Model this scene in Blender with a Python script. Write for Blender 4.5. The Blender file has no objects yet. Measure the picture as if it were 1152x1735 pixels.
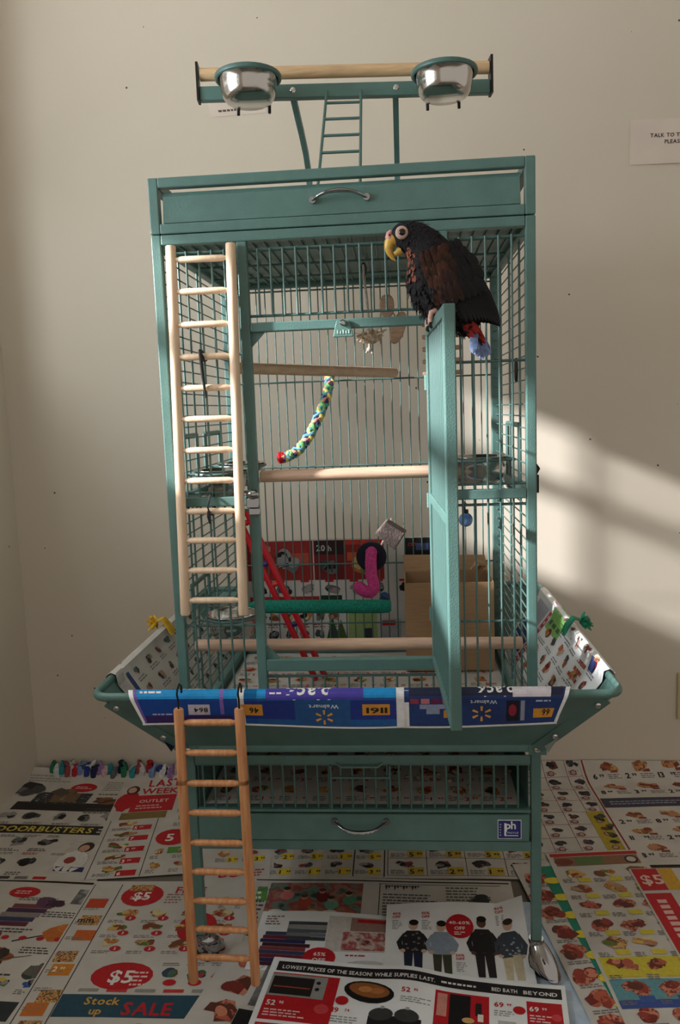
import bpy, bmesh, math, random
from mathutils import Vector, Matrix
random.seed(11)
scn = bpy.context.scene
COL = scn.collection
V = Vector

# ------------------------------------------------------------------ camera
def cam_axes(yaw, pitch, roll):
    cy, sy, cp, sp, cr, sr = math.cos(yaw), math.sin(yaw), math.cos(pitch), math.sin(pitch), math.cos(roll), math.sin(roll)
    f = V((-sy*cp, cy*cp, -sp)); r = V((cy, sy, 0)); u = r.cross(f)
    return r*cr + u*sr, u*cr - r*sr, f
_r, _u, _f = cam_axes(math.radians(4.62147), math.radians(7.25136), math.radians(-2.06228))
cd = bpy.data.cameras.new('camera')
cd.sensor_fit = 'VERTICAL'; cd.sensor_height = 24.0; cd.lens = 24.0*1347.886/1735.0
cd.clip_start = 0.02; cd.clip_end = 60
camo = bpy.data.objects.new('camera', cd); COL.objects.link(camo)
camo.matrix_world = Matrix(((_r.x, _u.x, -_f.x, 0.3947), (_r.y, _u.y, -_f.y, -1.29963), (_r.z, _u.z, -_f.z, 0.99), (0, 0, 0, 1)))
scn.camera = camo

# ------------------------------------------------------------------ world, sun, window light, exposure
w = bpy.data.worlds.new('world'); scn.world = w; w.use_nodes = True
w.node_tree.nodes['Background'].inputs[0].default_value = (1.0, 0.89, 0.78, 1)
w.node_tree.nodes['Background'].inputs[1].default_value = 0.53
sl = bpy.data.lights.new('sun', 'SUN'); sl.energy = 12.0; sl.angle = math.radians(2.2); sl.color = (1.0, 0.985, 0.97)
so = bpy.data.objects.new('sun', sl); COL.objects.link(so); so.location = (-4, -1, 4)
so.rotation_euler = V((1.0, 0.32, -0.45)).to_track_quat('-Z', 'Y').to_euler()
al = bpy.data.lights.new('window_daylight', 'AREA'); al.shape = 'RECTANGLE'; al.size = 0.95; al.size_y = 1.7; al.energy = 60
al.color = (0.90, 0.97, 1.0)
ao = bpy.data.objects.new('window_daylight', al); COL.objects.link(ao)
ao.location = (-0.86, -0.58, 1.60); ao.rotation_euler = V((1, 0.0, 0.0)).to_track_quat('-Z', 'Y').to_euler()
vs = scn.view_settings
vs.view_transform = 'Standard'; vs.look = 'None'; vs.exposure = 0.0; vs.gamma = 1.0; vs.use_curve_mapping = False

# ------------------------------------------------------------------ materials
def s2l(c):
    return tuple(((x/255.0)/12.92 if x/255.0 <= 0.04045 else ((x/255.0+0.055)/1.055)**2.4) for x in c)
MATS = {}
def mat(key, rgb, rough=0.6, metal=0.0, scale=40, amt=0.12, bump=0.0, bscale=None, spec=0.5, stretch=None, rgb2=None):
    if key in MATS: return MATS[key]
    m = bpy.data.materials.new(key); m.use_nodes = True
    nt = m.node_tree; N = nt.nodes; L = nt.links
    b = N['Principled BSDF']; b.inputs['Roughness'].default_value = rough; b.inputs['Metallic'].default_value = metal
    b.inputs['Specular IOR Level'].default_value = spec
    tc = N.new('ShaderNodeTexCoord'); src = tc.outputs['Object']
    if stretch:
        mp = N.new('ShaderNodeMapping'); mp.inputs['Scale'].default_value = stretch; L.new(src, mp.inputs['Vector']); src = mp.outputs['Vector']
    nz = N.new('ShaderNodeTexNoise'); nz.inputs['Scale'].default_value = scale; nz.inputs['Detail'].default_value = 3
    L.new(src, nz.inputs['Vector'])
    c = s2l(rgb); c2 = s2l(rgb2) if rgb2 else tuple(x*(1-amt*2) for x in c)
    mx = N.new('ShaderNodeMix'); mx.data_type = 'RGBA'
    mx.inputs['A'].default_value = tuple(min(1, x*(1+(0 if rgb2 else amt))) for x in c)+(1,); mx.inputs['B'].default_value = c2+(1,)
    rp = N.new('ShaderNodeMapRange'); rp.inputs['From Min'].default_value = 0.3; rp.inputs['From Max'].default_value = 0.7
    L.new(nz.outputs['Fac'], rp.inputs['Value']); L.new(rp.outputs['Result'], mx.inputs['Factor'])
    L.new(mx.outputs['Result'], b.inputs['Base Color'])
    if bump:
        n2 = N.new('ShaderNodeTexNoise'); n2.inputs['Scale'].default_value = bscale or scale*3; n2.inputs['Detail'].default_value = 2
        L.new(src, n2.inputs['Vector'])
        bp = N.new('ShaderNodeBump'); bp.inputs['Strength'].default_value = bump; bp.inputs['Distance'].default_value = 0.002
        L.new(n2.outputs['Fac'], bp.inputs['Height']); L.new(bp.outputs['Normal'], b.inputs['Normal'])
    MATS[key] = m; return m
def ink(rgb):
    return mat('ink_%d_%d_%d' % rgb, rgb, rough=0.55, amt=0.06, scale=120, spec=0.3)
def picture(key, cols, scale=45, det=2.0):
    """printed photograph: mottled patches of a few inks"""
    k = 'picture_'+key
    if k in MATS: return MATS[k]
    m = bpy.data.materials.new(k); m.use_nodes = True
    nt = m.node_tree; N = nt.nodes; L = nt.links; b = N['Principled BSDF']; b.inputs['Roughness'].default_value = 0.55
    b.inputs['Specular IOR Level'].default_value = 0.3
    tc = N.new('ShaderNodeTexCoord'); nz = N.new('ShaderNodeTexNoise'); nz.inputs['Scale'].default_value = scale; nz.inputs['Detail'].default_value = det
    L.new(tc.outputs['Object'], nz.inputs['Vector'])
    cr = N.new('ShaderNodeValToRGB'); e = cr.color_ramp
    n = len(cols)
    while len(e.elements) < n: e.elements.new(0.5)
    for i, c in enumerate(cols):
        e.elements[i].position = 0.30+0.40*i/max(1, n-1); e.elements[i].color = s2l(c)+(1,)
    L.new(nz.outputs['Fac'], cr.inputs['Fac']); L.new(cr.outputs['Color'], b.inputs['Base Color'])
    MATS[k] = m; return m

TEAL = mat('teal_hammered_paint', (87, 122, 117), rough=0.42, scale=25, amt=0.06, bump=0.25, bscale=500)
TEALD = mat('teal_wire_paint', (78, 110, 106), rough=0.4, scale=30, amt=0.05)
WOOD = mat('pale_beech_dowel', (232, 202, 172), rough=0.5, scale=14, amt=0.07, stretch=(12, 12, 1.2))
WOODX = mat('pale_perch_wood', (212, 176, 152), rough=0.55, scale=14, amt=0.10, stretch=(1.5, 14, 14))
WOODR = mat('reddish_pine_dowel', (214, 160, 112), rough=0.5, scale=12, rgb2=(188, 122, 78), stretch=(14, 14, 1.3))
STEEL = mat('stainless_steel', (205, 203, 200), rough=0.16, metal=1.0, scale=8, amt=0.04)
CHROME = mat('chrome', (168, 168, 170), rough=0.08, metal=1.0, scale=8, amt=0.03)
DARKM = mat('dark_steel', (45, 44, 44), rough=0.4, metal=0.6, scale=30)
BLACKP = mat('black_plastic', (20, 20, 24), rough=0.4, scale=40)
PAPER = mat('newsprint', (200, 195, 189), rough=0.75, scale=18, amt=0.05, spec=0.2)
PAPERW = mat('glossy_flyer_paper', (236, 238, 240), rough=0.45, scale=18, amt=0.03, spec=0.35)
SIGN = mat('copy_paper', (226, 214, 204), rough=0.8, scale=12, amt=0.03, spec=0.2)
CARD = mat('brown_cardboard', (166, 134, 102), rough=0.8, scale=30, amt=0.05, stretch=(1, 1, 12), spec=0.2)
RED = mat('red_plastic', (196, 18, 36), rough=0.35, scale=30, amt=0.06)
GREENP = mat('green_sand_perch', (10, 128, 108), rough=0.9, scale=300, amt=0.25, bump=0.8, bscale=700)

# ------------------------------------------------------------------ mesh helpers (everything in metres, world axes)
class MB:
    def __init__(s): s.v = []; s.f = []; s.m = []
    def add(s, vs, fs, mi=0):
        o = len(s.v); s.v += [tuple(p) for p in vs]; s.f += [tuple(i+o for i in f) for f in fs]; s.m += [mi]*len(fs)
    def box(s, a, b, mi=0):
        (x0, y0, z0), (x1, y1, z1) = a, b
        vs = [(x0,y0,z0),(x1,y0,z0),(x1,y1,z0),(x0,y1,z0),(x0,y0,z1),(x1,y0,z1),(x1,y1,z1),(x0,y1,z1)]
        s.add(vs, [(0,3,2,1),(4,5,6,7),(0,1,5,4),(1,2,6,5),(2,3,7,6),(3,0,4,7)], mi)
    def hexa(s, bot, top, mi=0):
        s.add(list(bot)+list(top), [(0,3,2,1),(4,5,6,7),(0,1,5,4),(1,2,6,5),(2,3,7,6),(3,0,4,7)], mi)
    def tube(s, pts, r, seg=10, mi=0, closed=False, cap=True, flat=1.0, up=None):
        pts = [V(p) for p in pts]; n = len(pts); vs = []; prev = None
        rr = r if isinstance(r, (list, tuple)) else [r]*n
        for i, p in enumerate(pts):
            if closed: t = pts[(i+1) % n]-pts[i-1]
            else: t = pts[min(i+1, n-1)]-pts[max(i-1, 0)]
            t.normalize()
            if prev is None:
                ref = V(up) if up else (V((0, 0, 1)) if abs(t.z) < 0.9 else V((0, 1, 0)))
                a = ref-t*ref.dot(t)
            else: a = prev-t*prev.dot(t)
            a.normalize(); prev = a; b = t.cross(a)
            for k in range(seg):
                th = 2*math.pi*k/seg
                vs.append(p+a*math.cos(th)*rr[i]*flat+b*math.sin(th)*rr[i])
        fs = []
        for i in range(n if closed else n-1):
            j = (i+1) % n
            for k in range(seg):
                k2 = (k+1) % seg
                fs.append((i*seg+k, i*seg+k2, j*seg+k2, j*seg+k))
        if cap and not closed:
            fs.append(tuple(range(seg-1, -1, -1))); fs.append(tuple((n-1)*seg+k for k in range(seg)))
        s.add(vs, fs, mi)
    def lathe(s, prof, c=(0, 0, 0), seg=32, mi=0, axis='Z'):
        c = V(c); vs = []
        for (r, z) in prof:
            for k in range(seg):
                th = 2*math.pi*k/seg; x, y = r*math.cos(th), r*math.sin(th)
                vs.append(c+(V((x, y, z)) if axis == 'Z' else V((x, z, y)) if axis == 'Y' else V((z, x, y))))
        fs = []
        for i in range(len(prof)-1):
            for k in range(seg):
                k2 = (k+1) % seg; fs.append((i*seg+k, i*seg+k2, (i+1)*seg+k2, (i+1)*seg+k))
        s.add(vs, fs, mi)
    def ball(s, c, r, seg=16, rings=10, mi=0, M=None):
        c = V(c); rx, ry, rz = r if isinstance(r, (list, tuple)) else (r, r, r); vs = []; fs = []
        for i in range(rings+1):
            ph = math.pi*i/rings
            for k in range(seg):
                th = 2*math.pi*k/seg
                p = V((rx*math.sin(ph)*math.cos(th), ry*math.sin(ph)*math.sin(th), rz*math.cos(ph)))
                vs.append(c+(M @ p if M else p))
        for i in range(rings):
            for k in range(seg):
                k2 = (k+1) % seg; fs.append((i*seg+k, (i+1)*seg+k, (i+1)*seg+k2, i*seg+k2))
        s.add(vs, fs, mi)
    def mesh(s, name, mats, smooth=False):
        me = bpy.data.meshes.new(name); me.from_pydata(s.v, [], s.f)
        for m in (mats if isinstance(mats, (list, tuple)) else [mats]): me.materials.append(m)
        me.polygons.foreach_set('material_index', s.m)
        if smooth: me.polygons.foreach_set('use_smooth', [True]*len(s.f))
        me.update(); return me

def put(me, name, parent=None, bevel=0.0, auto=False):
    o = bpy.data.objects.new(name, me); COL.objects.link(o)
    if parent is not None:
        o.parent = parent
        if parent.type == 'EMPTY': o.matrix_parent_inverse = Matrix.Translation(-parent.location) if not parent.get('local') else Matrix()
    if bevel:
        b = o.modifiers.new('bevel', 'BEVEL'); b.width = bevel; b.segments = 2; b.limit_method = 'ANGLE'
    return o
def part(mb, name, mats, parent=None, smooth=False, bevel=0.0):
    o = put(mb.mesh(name, mats, smooth), name, parent, bevel)
    if smooth: sharpen(o)
    return o
def sharpen(o, ang=40):
    me = o.data
    try: me.set_sharp_from_angle(angle=math.radians(ang))
    except Exception: pass
def root(name, loc, label, cat, group=None, local=False):
    o = bpy.data.objects.new(name, None); COL.objects.link(o); o.location = loc; o.empty_display_size = 0.02
    o['label'] = label; o['category'] = cat
    if group: o['group'] = group
    if local: o['local'] = 1
    return o
def tag(o, label, cat, group=None):
    o['label'] = label; o['category'] = cat
    if group: o['group'] = group
    return o
def struct(o): o['kind'] = 'structure'; return o
_unit = {}
def rod(name, p0, p1, r, m, parent, seg=8):
    """one wire: a shared unit cylinder stretched between two points"""
    k = (m.name, seg)
    if k not in _unit:
        b = MB(); b.tube([(0, 0, 0), (0, 0, 1)], 1.0, seg=seg); me = b.mesh('wire', m, True); _unit[k] = me
        try: me.set_sharp_from_angle(angle=math.radians(60))
        except Exception: pass
    o = bpy.data.objects.new(name, _unit[k]); COL.objects.link(o)
    p0, p1 = V(p0), V(p1); d = p1-p0
    q = d.to_track_quat('Z', 'Y')
    o.parent = parent
    if parent.type == 'EMPTY' and not parent.get('local'): o.matrix_parent_inverse = Matrix.Translation(-parent.location)
    o.location = p0; o.rotation_mode = 'QUATERNION'; o.rotation_quaternion = q; o.scale = (r, r, d.length)
    return o
def copy_tree(o, parent=None):
    c = o.copy(); COL.objects.link(c)
    if parent is not None:
        c.parent = parent; c.matrix_parent_inverse = o.matrix_parent_inverse.copy()
    for ch in [x for x in o.children]: copy_tree(ch, c)
    return c
def lerp(a, b, t): return a+(b-a)*t

# ------------------------------------------------------------------ glyphs for the printed lettering
CH = 'ABCDEFGHIJKLMNOPQRSTUVWXYZabcdefghijklmnopqrstuvwxyz0123456789$%!.,&-/'
def glyphs(off):
    obs = []
    for c in CH:
        cu = bpy.data.curves.new('g', 'FONT'); cu.body = c; cu.size = 1.0; cu.resolution_u = 2; cu.offset = off
        o = bpy.data.objects.new('g', cu); COL.objects.link(o); obs.append(o)
    bpy.context.view_layer.update(); dg = bpy.context.evaluated_depsgraph_get(); out = {}
    for c, o in zip(CH, obs):
        me = o.evaluated_get(dg).to_mesh()
        vs = [(v.co.x, v.co.y) for v in me.vertices]; fs = [tuple(p.vertices) for p in me.polygons]
        x0 = min(v[0] for v in vs); x1 = max(v[0] for v in vs)
        out[c] = ([(x-x0, y) for x, y in vs], fs, x1-x0)
        o.evaluated_get(dg).to_mesh_clear()
    for o in obs:
        cu = o.data; bpy.data.objects.remove(o); bpy.data.curves.remove(cu)
    return out
GL = {0: glyphs(0.0), 1: glyphs(0.022)}

# ------------------------------------------------------------------ printed paper
class Sheet:
    """a sheet of paper of w x h metres whose (u,v) maps onto a surface; collects its printing"""
    def __init__(s, emb, w, h): s.e = emb; s.w = w; s.h = h; s.pm = {}; s.rng = random.Random(hash((round(w*997), round(h*991))) & 0xffff)
    def _add(s, m, pts, fs, off):
        d = s.pm.setdefault(m, ([], [])); o = len(d[0])
        d[0].extend(tuple(s.e(u, v, off)) for u, v in pts); d[1].extend(tuple(i+o for i in f) for f in fs)
    def rect(s, x, y, w, h, m, lay=1, step=0.022, sk=0.0):
        if isinstance(m, tuple): m = ink(m)
        x0, y0, x1, y1 = max(x, 0.001), max(y, 0.001), min(x+w, s.w-0.001), min(y+h, s.h-0.001)
        if x1 <= x0 or y1 <= y0: return
        nx = max(1, math.ceil((x1-x0)/step)); ny = max(1, math.ceil((y1-y0)/step))
        pts = [(lerp(x0, x1, i/nx)+sk*(j/ny), lerp(y0, y1, j/ny)) for j in range(ny+1) for i in range(nx+1)]
        fs = [(j*(nx+1)+i, j*(nx+1)+i+1, (j+1)*(nx+1)+i+1, (j+1)*(nx+1)+i) for j in range(ny) for i in range(nx)]
        s._add(m, pts, fs, 0.00022+0.00013*lay)
    def ell(s, cx, cy, rx, ry, m, lay=2, seg=18, ph=0.0, wob=0.0):
        if isinstance(m, tuple): m = ink(m)
        pts = [(cx, cy)]; rings = 2 if max(rx, ry) > 0.02 else 1
        k = [1+wob*s.rng.uniform(-1, 1) for _ in range(seg)]
        for q in range(1, rings+1):
            for i in range(seg):
                a = 2*math.pi*i/seg; x = rx*math.cos(a)*q/rings*k[i]; y = ry*math.sin(a)*q/rings*k[i]
                px, py = cx+x*math.cos(ph)-y*math.sin(ph), cy+x*math.sin(ph)+y*math.cos(ph)
                pts.append((min(max(px, 0.001), s.w-0.001), min(max(py, 0.001), s.h-0.001)))
        fs = [(0, 1+i, 1+(i+1) % seg) for i in range(seg)]
        for q in range(1, rings):
            a0 = 1+(q-1)*seg; b0 = 1+q*seg
            fs += [(a0+i, b0+i, b0+(i+1) % seg, a0+(i+1) % seg) for i in range(seg)]
        s._add(m, pts, fs, 0.00022+0.00013*lay)
    def poly(s, pts, m, lay=2):
        if isinstance(m, tuple): m = ink(m)
        s._add(m, pts, [tuple(range(len(pts)))], 0.00022+0.00013*lay)
    def text(s, t, x, y, size, m, bold=1, lay=4, rot=0.0, fit=None, al='l', sx=1.0, track=0.07, flip=False):
        if isinstance(m, tuple): m = ink(m)
        g = GL[bold]; pen = 0; items = []
        for c in t:
            if c not in g: pen += 0.32; continue
            items.append((c, pen)); pen += g[c][2]+track
        pen -= track
        if fit: sx = fit/(pen*size)
        W = pen*size*sx; dx = 0 if al == 'l' else -W/2 if al == 'c' else -W
        cr, sr = math.cos(rot), math.sin(rot)
        for c, p in items:
            vs, fs, _ = g[c]
            pts = []
            for a, b in vs:
                px = (dx+(p+a)*size*sx)*(-1 if flip else 1); py = b*size
                pts.append((x+px*cr-py*sr, y+px*sr+py*cr))
            s._add(m, pts, fs, 0.00022+0.00013*lay)
    def greek(s, x, y, w, h, n, m=(70, 70, 72), lay=2, fill=0.45, rag=0.35):
        """lines of print too small to read"""
        r = s.rng; lh = h/n
        for i in range(n):
            yy = y+h-(i+1)*lh; end = w*(1-rag*r.random()); px = 0
            while px < end-0.002:
                l = min(r.uniform(0.004, 0.013), end-px)
                s.rect(x+px, yy+lh*0.2, l, lh*fill, m, lay, step=0.05); px += l+0.0022
    def product(s, x, y, w, h, cols, n=4, base=None, lay=2, pic=None):
        """a small cut-out picture: overlapping rounded shapes"""
        r = s.rng
        if base: s.rect(x, y, w, h, base, lay-1)
        for i in range(n+2):
            c = pic if (pic and i in (0, 2)) else cols[r.randrange(len(cols))]
            k = 1.0 if i == 0 else 0.62
            cx, cy, a = x+w*r.uniform(0.28, 0.72), y+h*r.uniform(0.32, 0.68), r.uniform(-0.7, 0.7)
            rx, ry = w*r.uniform(0.20, 0.38)*k, h*r.uniform(0.22, 0.40)*k
            if r.random() < 0.5: s.ell(cx, cy, rx, ry, c, lay+min(i, 4), seg=12, ph=a, wob=0.07)
            else:
                ca, sa = math.cos(a), math.sin(a); q = r.uniform(0.7, 1.0)
                s.poly([(cx+ca*u*rx-sa*v*ry, cy+sa*u*rx+ca*v*ry) for u, v in ((-1, -0.8), (0.9, -1), (1, 0.7*q), (0.3, 1), (-0.9*q, 0.9))], c, lay+min(i, 4))
    def price(s, t, x, y, size, c=(30, 28, 28)):
        s.text(t[:-2] if len(t) > 2 else t, x, y, size, c)
        if len(t) > 2: s.text(t[-2:], x+size*0.62*len(t[:-2])+size*0.1, y+size*0.3, size*0.5, c)
    def build(s, name, paper, label, cat='newspaper', group=None, nx=None, ny=None, parent=None):
        nx = nx or max(4, int(s.w/0.012)); ny = ny or max(4, int(s.h/0.012))
        b = MB(); b.add([s.e(s.w*i/nx, s.h*j/ny, 0.0) for j in range(ny+1) for i in range(nx+1)],
                        [(j*(nx+1)+i, j*(nx+1)+i+1, (j+1)*(nx+1)+i+1, (j+1)*(nx+1)+i) for j in range(ny) for i in range(nx)])
        o = part(b, name, paper, parent, smooth=True)
        if label: tag(o, label, cat, group)
        if s.pm:
            me = bpy.data.meshes.new('print'); vs = []; fs = []; mi = []; ms = []
            for m, (v, f) in s.pm.items():
                o0 = len(vs); vs += v; fs += [tuple(i+o0 for i in q) for q in f]; mi += [len(ms)]*len(f); ms.append(m)
            me.from_pydata(vs, [], fs)
            for m in ms: me.materials.append(m)
            me.polygons.foreach_set('material_index', mi); me.update()
            pr_ = put(me, 'print', o)
            if name == 'paper_sign' or (label and label.startswith('grey printed')): pr_['kind'] = 'stuff'
        return o

# ================================================================== SETTING
XL, YB = -0.66, 0.78
def wall_mat():
    m = bpy.data.materials.new('beige_painted_wall'); m.use_nodes = True; nt = m.node_tree; N = nt.nodes; L = nt.links
    b = N['Principled BSDF']; b.inputs['Roughness'].default_value = 0.75; b.inputs['Specular IOR Level'].default_value = 0.25
    tc = N.new('ShaderNodeTexCoord')
    nz = N.new('ShaderNodeTexNoise'); nz.inputs['Scale'].default_value = 2.2; nz.inputs['Detail'].default_value = 4; L.new(tc.outputs['Object'], nz.inputs['Vector'])
    mx = N.new('ShaderNodeMix'); mx.data_type = 'RGBA'; mx.inputs['A'].default_value = s2l((221, 212, 198))+(1,); mx.inputs['B'].default_value = s2l((214, 204, 189))+(1,)
    L.new(nz.outputs['Fac'], mx.inputs['Factor'])
    vo = N.new('ShaderNodeTexVoronoi'); vo.inputs['Scale'].default_value = 19.0; L.new(tc.outputs['Object'], vo.inputs['Vector'])
    n2 = N.new('ShaderNodeTexNoise'); n2.inputs['Scale'].default_value = 3.1; L.new(tc.outputs['Object'], n2.inputs['Vector'])
    lt = N.new('ShaderNodeMath'); lt.operation = 'LESS_THAN'; lt.inputs[1].default_value = 0.048; L.new(vo.outputs['Distance'], lt.inputs[0])
    gt = N.new('ShaderNodeMath'); gt.operation = 'GREATER_THAN'; gt.inputs[1].default_value = 0.530; L.new(n2.outputs['Fac'], gt.inputs[0])
    mu = N.new('ShaderNodeMath'); mu.operation = 'MULTIPLY'; L.new(lt.outputs[0], mu.inputs[0]); L.new(gt.outputs[0], mu.inputs[1])
    m2 = N.new('ShaderNodeMix'); m2.data_type = 'RGBA'; m2.inputs['B'].default_value = s2l((84, 66, 50))+(1,)
    L.new(mx.outputs['Result'], m2.inputs['A']); L.new(mu.outputs[0], m2.inputs['Factor']); L.new(m2.outputs['Result'], b.inputs['Base Color'])
    n3 = N.new('ShaderNodeTexNoise'); n3.inputs['Scale'].default_value = 160; L.new(tc.outputs['Object'], n3.inputs['Vector'])
    bp = N.new('ShaderNodeBump'); bp.inputs['Strength'].default_value = 0.12; bp.inputs['Distance'].default_value = 0.001
    L.new(n3.outputs['Fac'], bp.inputs['Height']); L.new(bp.outputs['Normal'], b.inputs['Normal'])
    return m
WALL = wall_mat()
CEIL = mat('white_ceiling', (225, 218, 205), rough=0.9, scale=3, amt=0.03)
FLOOR = mat('grey_floor', (120, 112, 102), rough=0.7, scale=6, amt=0.08)
WINF = mat('white_window_frame', (225, 224, 220), rough=0.5, scale=6, amt=0.03)
b = MB(); b.box((XL-0.12, YB, -0.05), (3.2, YB+0.12, 2.45)); struct(part(b, 'wall_back', WALL))
WY0, WY1, WZ0, WZ1 = -1.45, 0.40, 1.165, 2.12
b = MB()
b.box((XL-0.12, -3.0, -0.05), (XL, YB, WZ0)); b.box((XL-0.12, -3.0, WZ1), (XL, YB, 2.45))
b.box((XL-0.12, -3.0, WZ0), (XL, WY0, WZ1)); b.box((XL-0.12, WY1, WZ0), (XL, YB, WZ1))
struct(part(b, 'wall_left', WALL))
b = MB(); b.box((XL-0.12, -3.0, -0.05), (3.2, YB, 0.0)); struct(part(b, 'floor', FLOOR))
b = MB(); b.box((XL-0.12, -3.0, 2.40), (3.2, YB, 2.45)); struct(part(b, 'ceiling', CEIL))
# sash window in the left wall, just outside the picture, its blind half lowered
win = bpy.data.objects.new('window_1', None); COL.objects.link(win); win.location = (XL-0.08, (WY0+WY1)/2, WZ0); struct(win)
b = MB()
b.box((XL-0.10, WY0, WZ0), (XL-0.06, WY0+0.03, WZ1)); b.box((XL-0.10, WY1-0.03, WZ0), (XL-0.06, WY1, WZ1))
b.box((XL-0.10, WY0+0.03, WZ0), (XL-0.06, WY1-0.03, WZ0+0.025)); b.box((XL-0.10, WY0+0.03, WZ1-0.025), (XL-0.06, WY1-0.03, WZ1))
part(b, 'window_frame', WINF, win)
b = MB(); b.box((XL-0.095, WY0+0.03, 1.435), (XL-0.065, WY1-0.03, 1.475)); part(b, 'meeting_rail', WINF, win)
b = MB(); b.box((XL-0.02, WY0-0.02, WZ0-0.02), (XL+0.03, WY1+0.02, WZ0)); part(b, 'window_sill', WINF, win)
bm_ = MB(); bm_.hexa([(-0.010, WY0+0.035, -0.008), (0.010, WY0+0.035, 0.008), (0.010, WY1-0.035, 0.008), (-0.010, WY1-0.035, -0.008)],
                     [(-0.010, WY0+0.035, -0.0075), (0.010, WY0+0.035, 0.0085), (0.010, WY1-0.035, 0.0085), (-0.010, WY1-0.035, -0.0075)])
slat = bm_.mesh('blind_slat', WINF)
for i in range(24):
    o = put(slat, 'blind_slat', win); o.location = (XL-0.04, 0, WZ1-0.03-i*0.021)

# ================================================================== BIRD CAGE
W_, D_ = 0.61, 0.51
T = 0.016
cage = root('bird_cage', (0.305, 0.255, 0.0), 'tall teal metal parrot cage with open door, sloped skirt and play top', 'bird cage')
def bar(name, a, b_, parent=cage, m=TEAL, bevel=0.0018):
    q = MB(); q.box(a, b_); return part(q, name, m, parent, bevel=bevel)
ZB, ZT = 0.43, 1.280
for x in (0, W_-T):
    for y in (0, D_-T):
        bar('corner_post', (x, y, ZB), (x+T, y+T, ZT))
# body rails
bar('top_rail', (T, 0, 1.264), (W_-T, T, ZT)); bar('top_rail', (T, D_-T, 1.264), (W_-T, D_, ZT))
for x in (0, W_-T):
    bar('top_rail', (x, T, 1.264), (x+T, D_-T, ZT)); bar('bottom_rail', (x, T, ZB), (x+T, D_-T, ZB+T))
bar('bottom_rail', (T, 0, ZB), (W_-T, T, ZB+T)); bar('bottom_rail', (T, D_-T, ZB), (W_-T, D_, ZB+T))
JL0, JL1, JR0, JR1 = 0.1385, 0.1545, 0.458, 0.474
bar('door_jamb', (JL0, 0, ZB+T), (JL1, T, 1.264)); bar('door_jamb', (JR0, 0, ZB+T), (JR1, T, 1.264))
bar('door_lintel', (JL1, 0, 1.121), (JR0, T, 1.136)); bar('door_threshold', (JL1, 0, 0.552), (JR0, T, 0.573))
bar('middle_rail', (T, 0, 0.8385), (JL0, T, 0.8545)); bar('middle_rail', (JR1, 0, 0.8385), (W_-T, T, 0.8545))
for x in (0, W_-T): bar('side_middle_rail', (x, T, 0.8385), (x+T, D_-T, 0.8545))
for (zz, sg) in ((1.121, -1), (0.573, 1)):   # triangular gussets in the doorway corners
    for x0, sx in ((JL1, 1), (JR0, -1)):
        q = MB(); a = [(x0, 0.007, zz), (x0+sx*0.022, 0.007, zz), (x0, 0.007, zz+sg*0.023)]
        q.add(a+[(p[0], 0.013, p[2]) for p in a], [(0, 1, 2), (5, 4, 3), (0, 3, 4, 1), (1, 4, 5, 2), (2, 5, 3, 0)]); part(q, 'gusset', TEAL, cage)
# front grilles
YF = 0.006; R1 = 0.0018; R2 = 0.0023
def grille(name, hw, vw):
    """hw: list of horizontal rods; first one is the part, the others its children"""
    base = None
    for (p0, p1, r) in hw:
        if base is None:
            q = MB(); q.tube([p0, p1], r, 8); base = part(q, name, TEALD, cage, smooth=True)
        else: rod('wire', p0, p1, r, TEALD, base)
    for (p0, p1, r) in vw: rod('wire', p0, p1, r, TEALD, base)
    return base
fl = [((T, YF+0.004, z), (JL0, YF+0.004, z), R2) for z in (1.252, 1.088, 0.861, 0.830, 0.632)]
grille('front_grille', fl, [((x, YF, z0), (x, YF, z1), R1) for x in (0.034, 0.0545, 0.0755, 0.096, 0.1165) for (z0, z1) in ((ZB+T, 0.8385), (0.8545, 1.254))])
fr = [((JR1, YF+0.004, z), (W_-T, YF+0.004, z), R2) for z in (1.252, 1.060, 0.863, 0.829, 0.633)]
grille('front_grille', fr, [((x, YF, z0), (x, YF, z1), R1) for x in (0.4915, 0.512, 0.5325, 0.553, 0.5735) for (z0, z1) in ((ZB+T, 0.8385), (0.8545, 1.254))])
grille('front_grille', [((JL1, YF+0.004, z), (JR0, YF+0.004, z), R2) for z in (1.252, 1.147)],
       [((0.171+0.0205*i, YF, 1.147), (0.171+0.0205*i, YF, 1.252), R1) for i in range(14)])
grille('front_grille', [((JL1, YF+0.004, z), (JR0, YF+0.004, z), R2) for z in (0.541,)],
       [((0.171+0.0205*i, YF, ZB+T), (0.171+0.0205*i, YF, 0.541), R1) for i in range(14)])
# back grille
YW = 0.503
grille('back_grille', [((T, YW-0.004, z), (W_-T, YW-0.004, z), 0.0019) for z in (1.257, 1.057, 0.866, 0.640, 0.500)],
       [((0.0385+0.01978*i, YW, ZB+T), (0.0385+0.01978*i, YW, 1.264), 0.0014) for i in range(28)])
# side grilles: close horizontal wires, a few uprights
for nm, xs in (('side_grille', 0.007), ('side_grille', W_-0.007)):
    zs = [ZB+T+0.013+0.0200*i for i in range(19)]+[0.870+0.0200*i for i in range(20)]
    grille(nm, [((xs, y, ZB+T), (xs, y, 1.264), 0.0021) for y in (0.13, 0.26, 0.39)], [((xs, T, z), (xs, D_-T, z), 0.0013) for z in zs])
# ceiling grille under the tray
grille('roof_grille', [((T, y, 1.268), (W_-T, y, 1.268), R2) for y in (0.10, 0.24, 0.38)],
       [((0.030+0.0205*i, T, 1.272), (0.030+0.0205*i, D_-T, 1.272), 0.0018) for i in range(28)])
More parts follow.
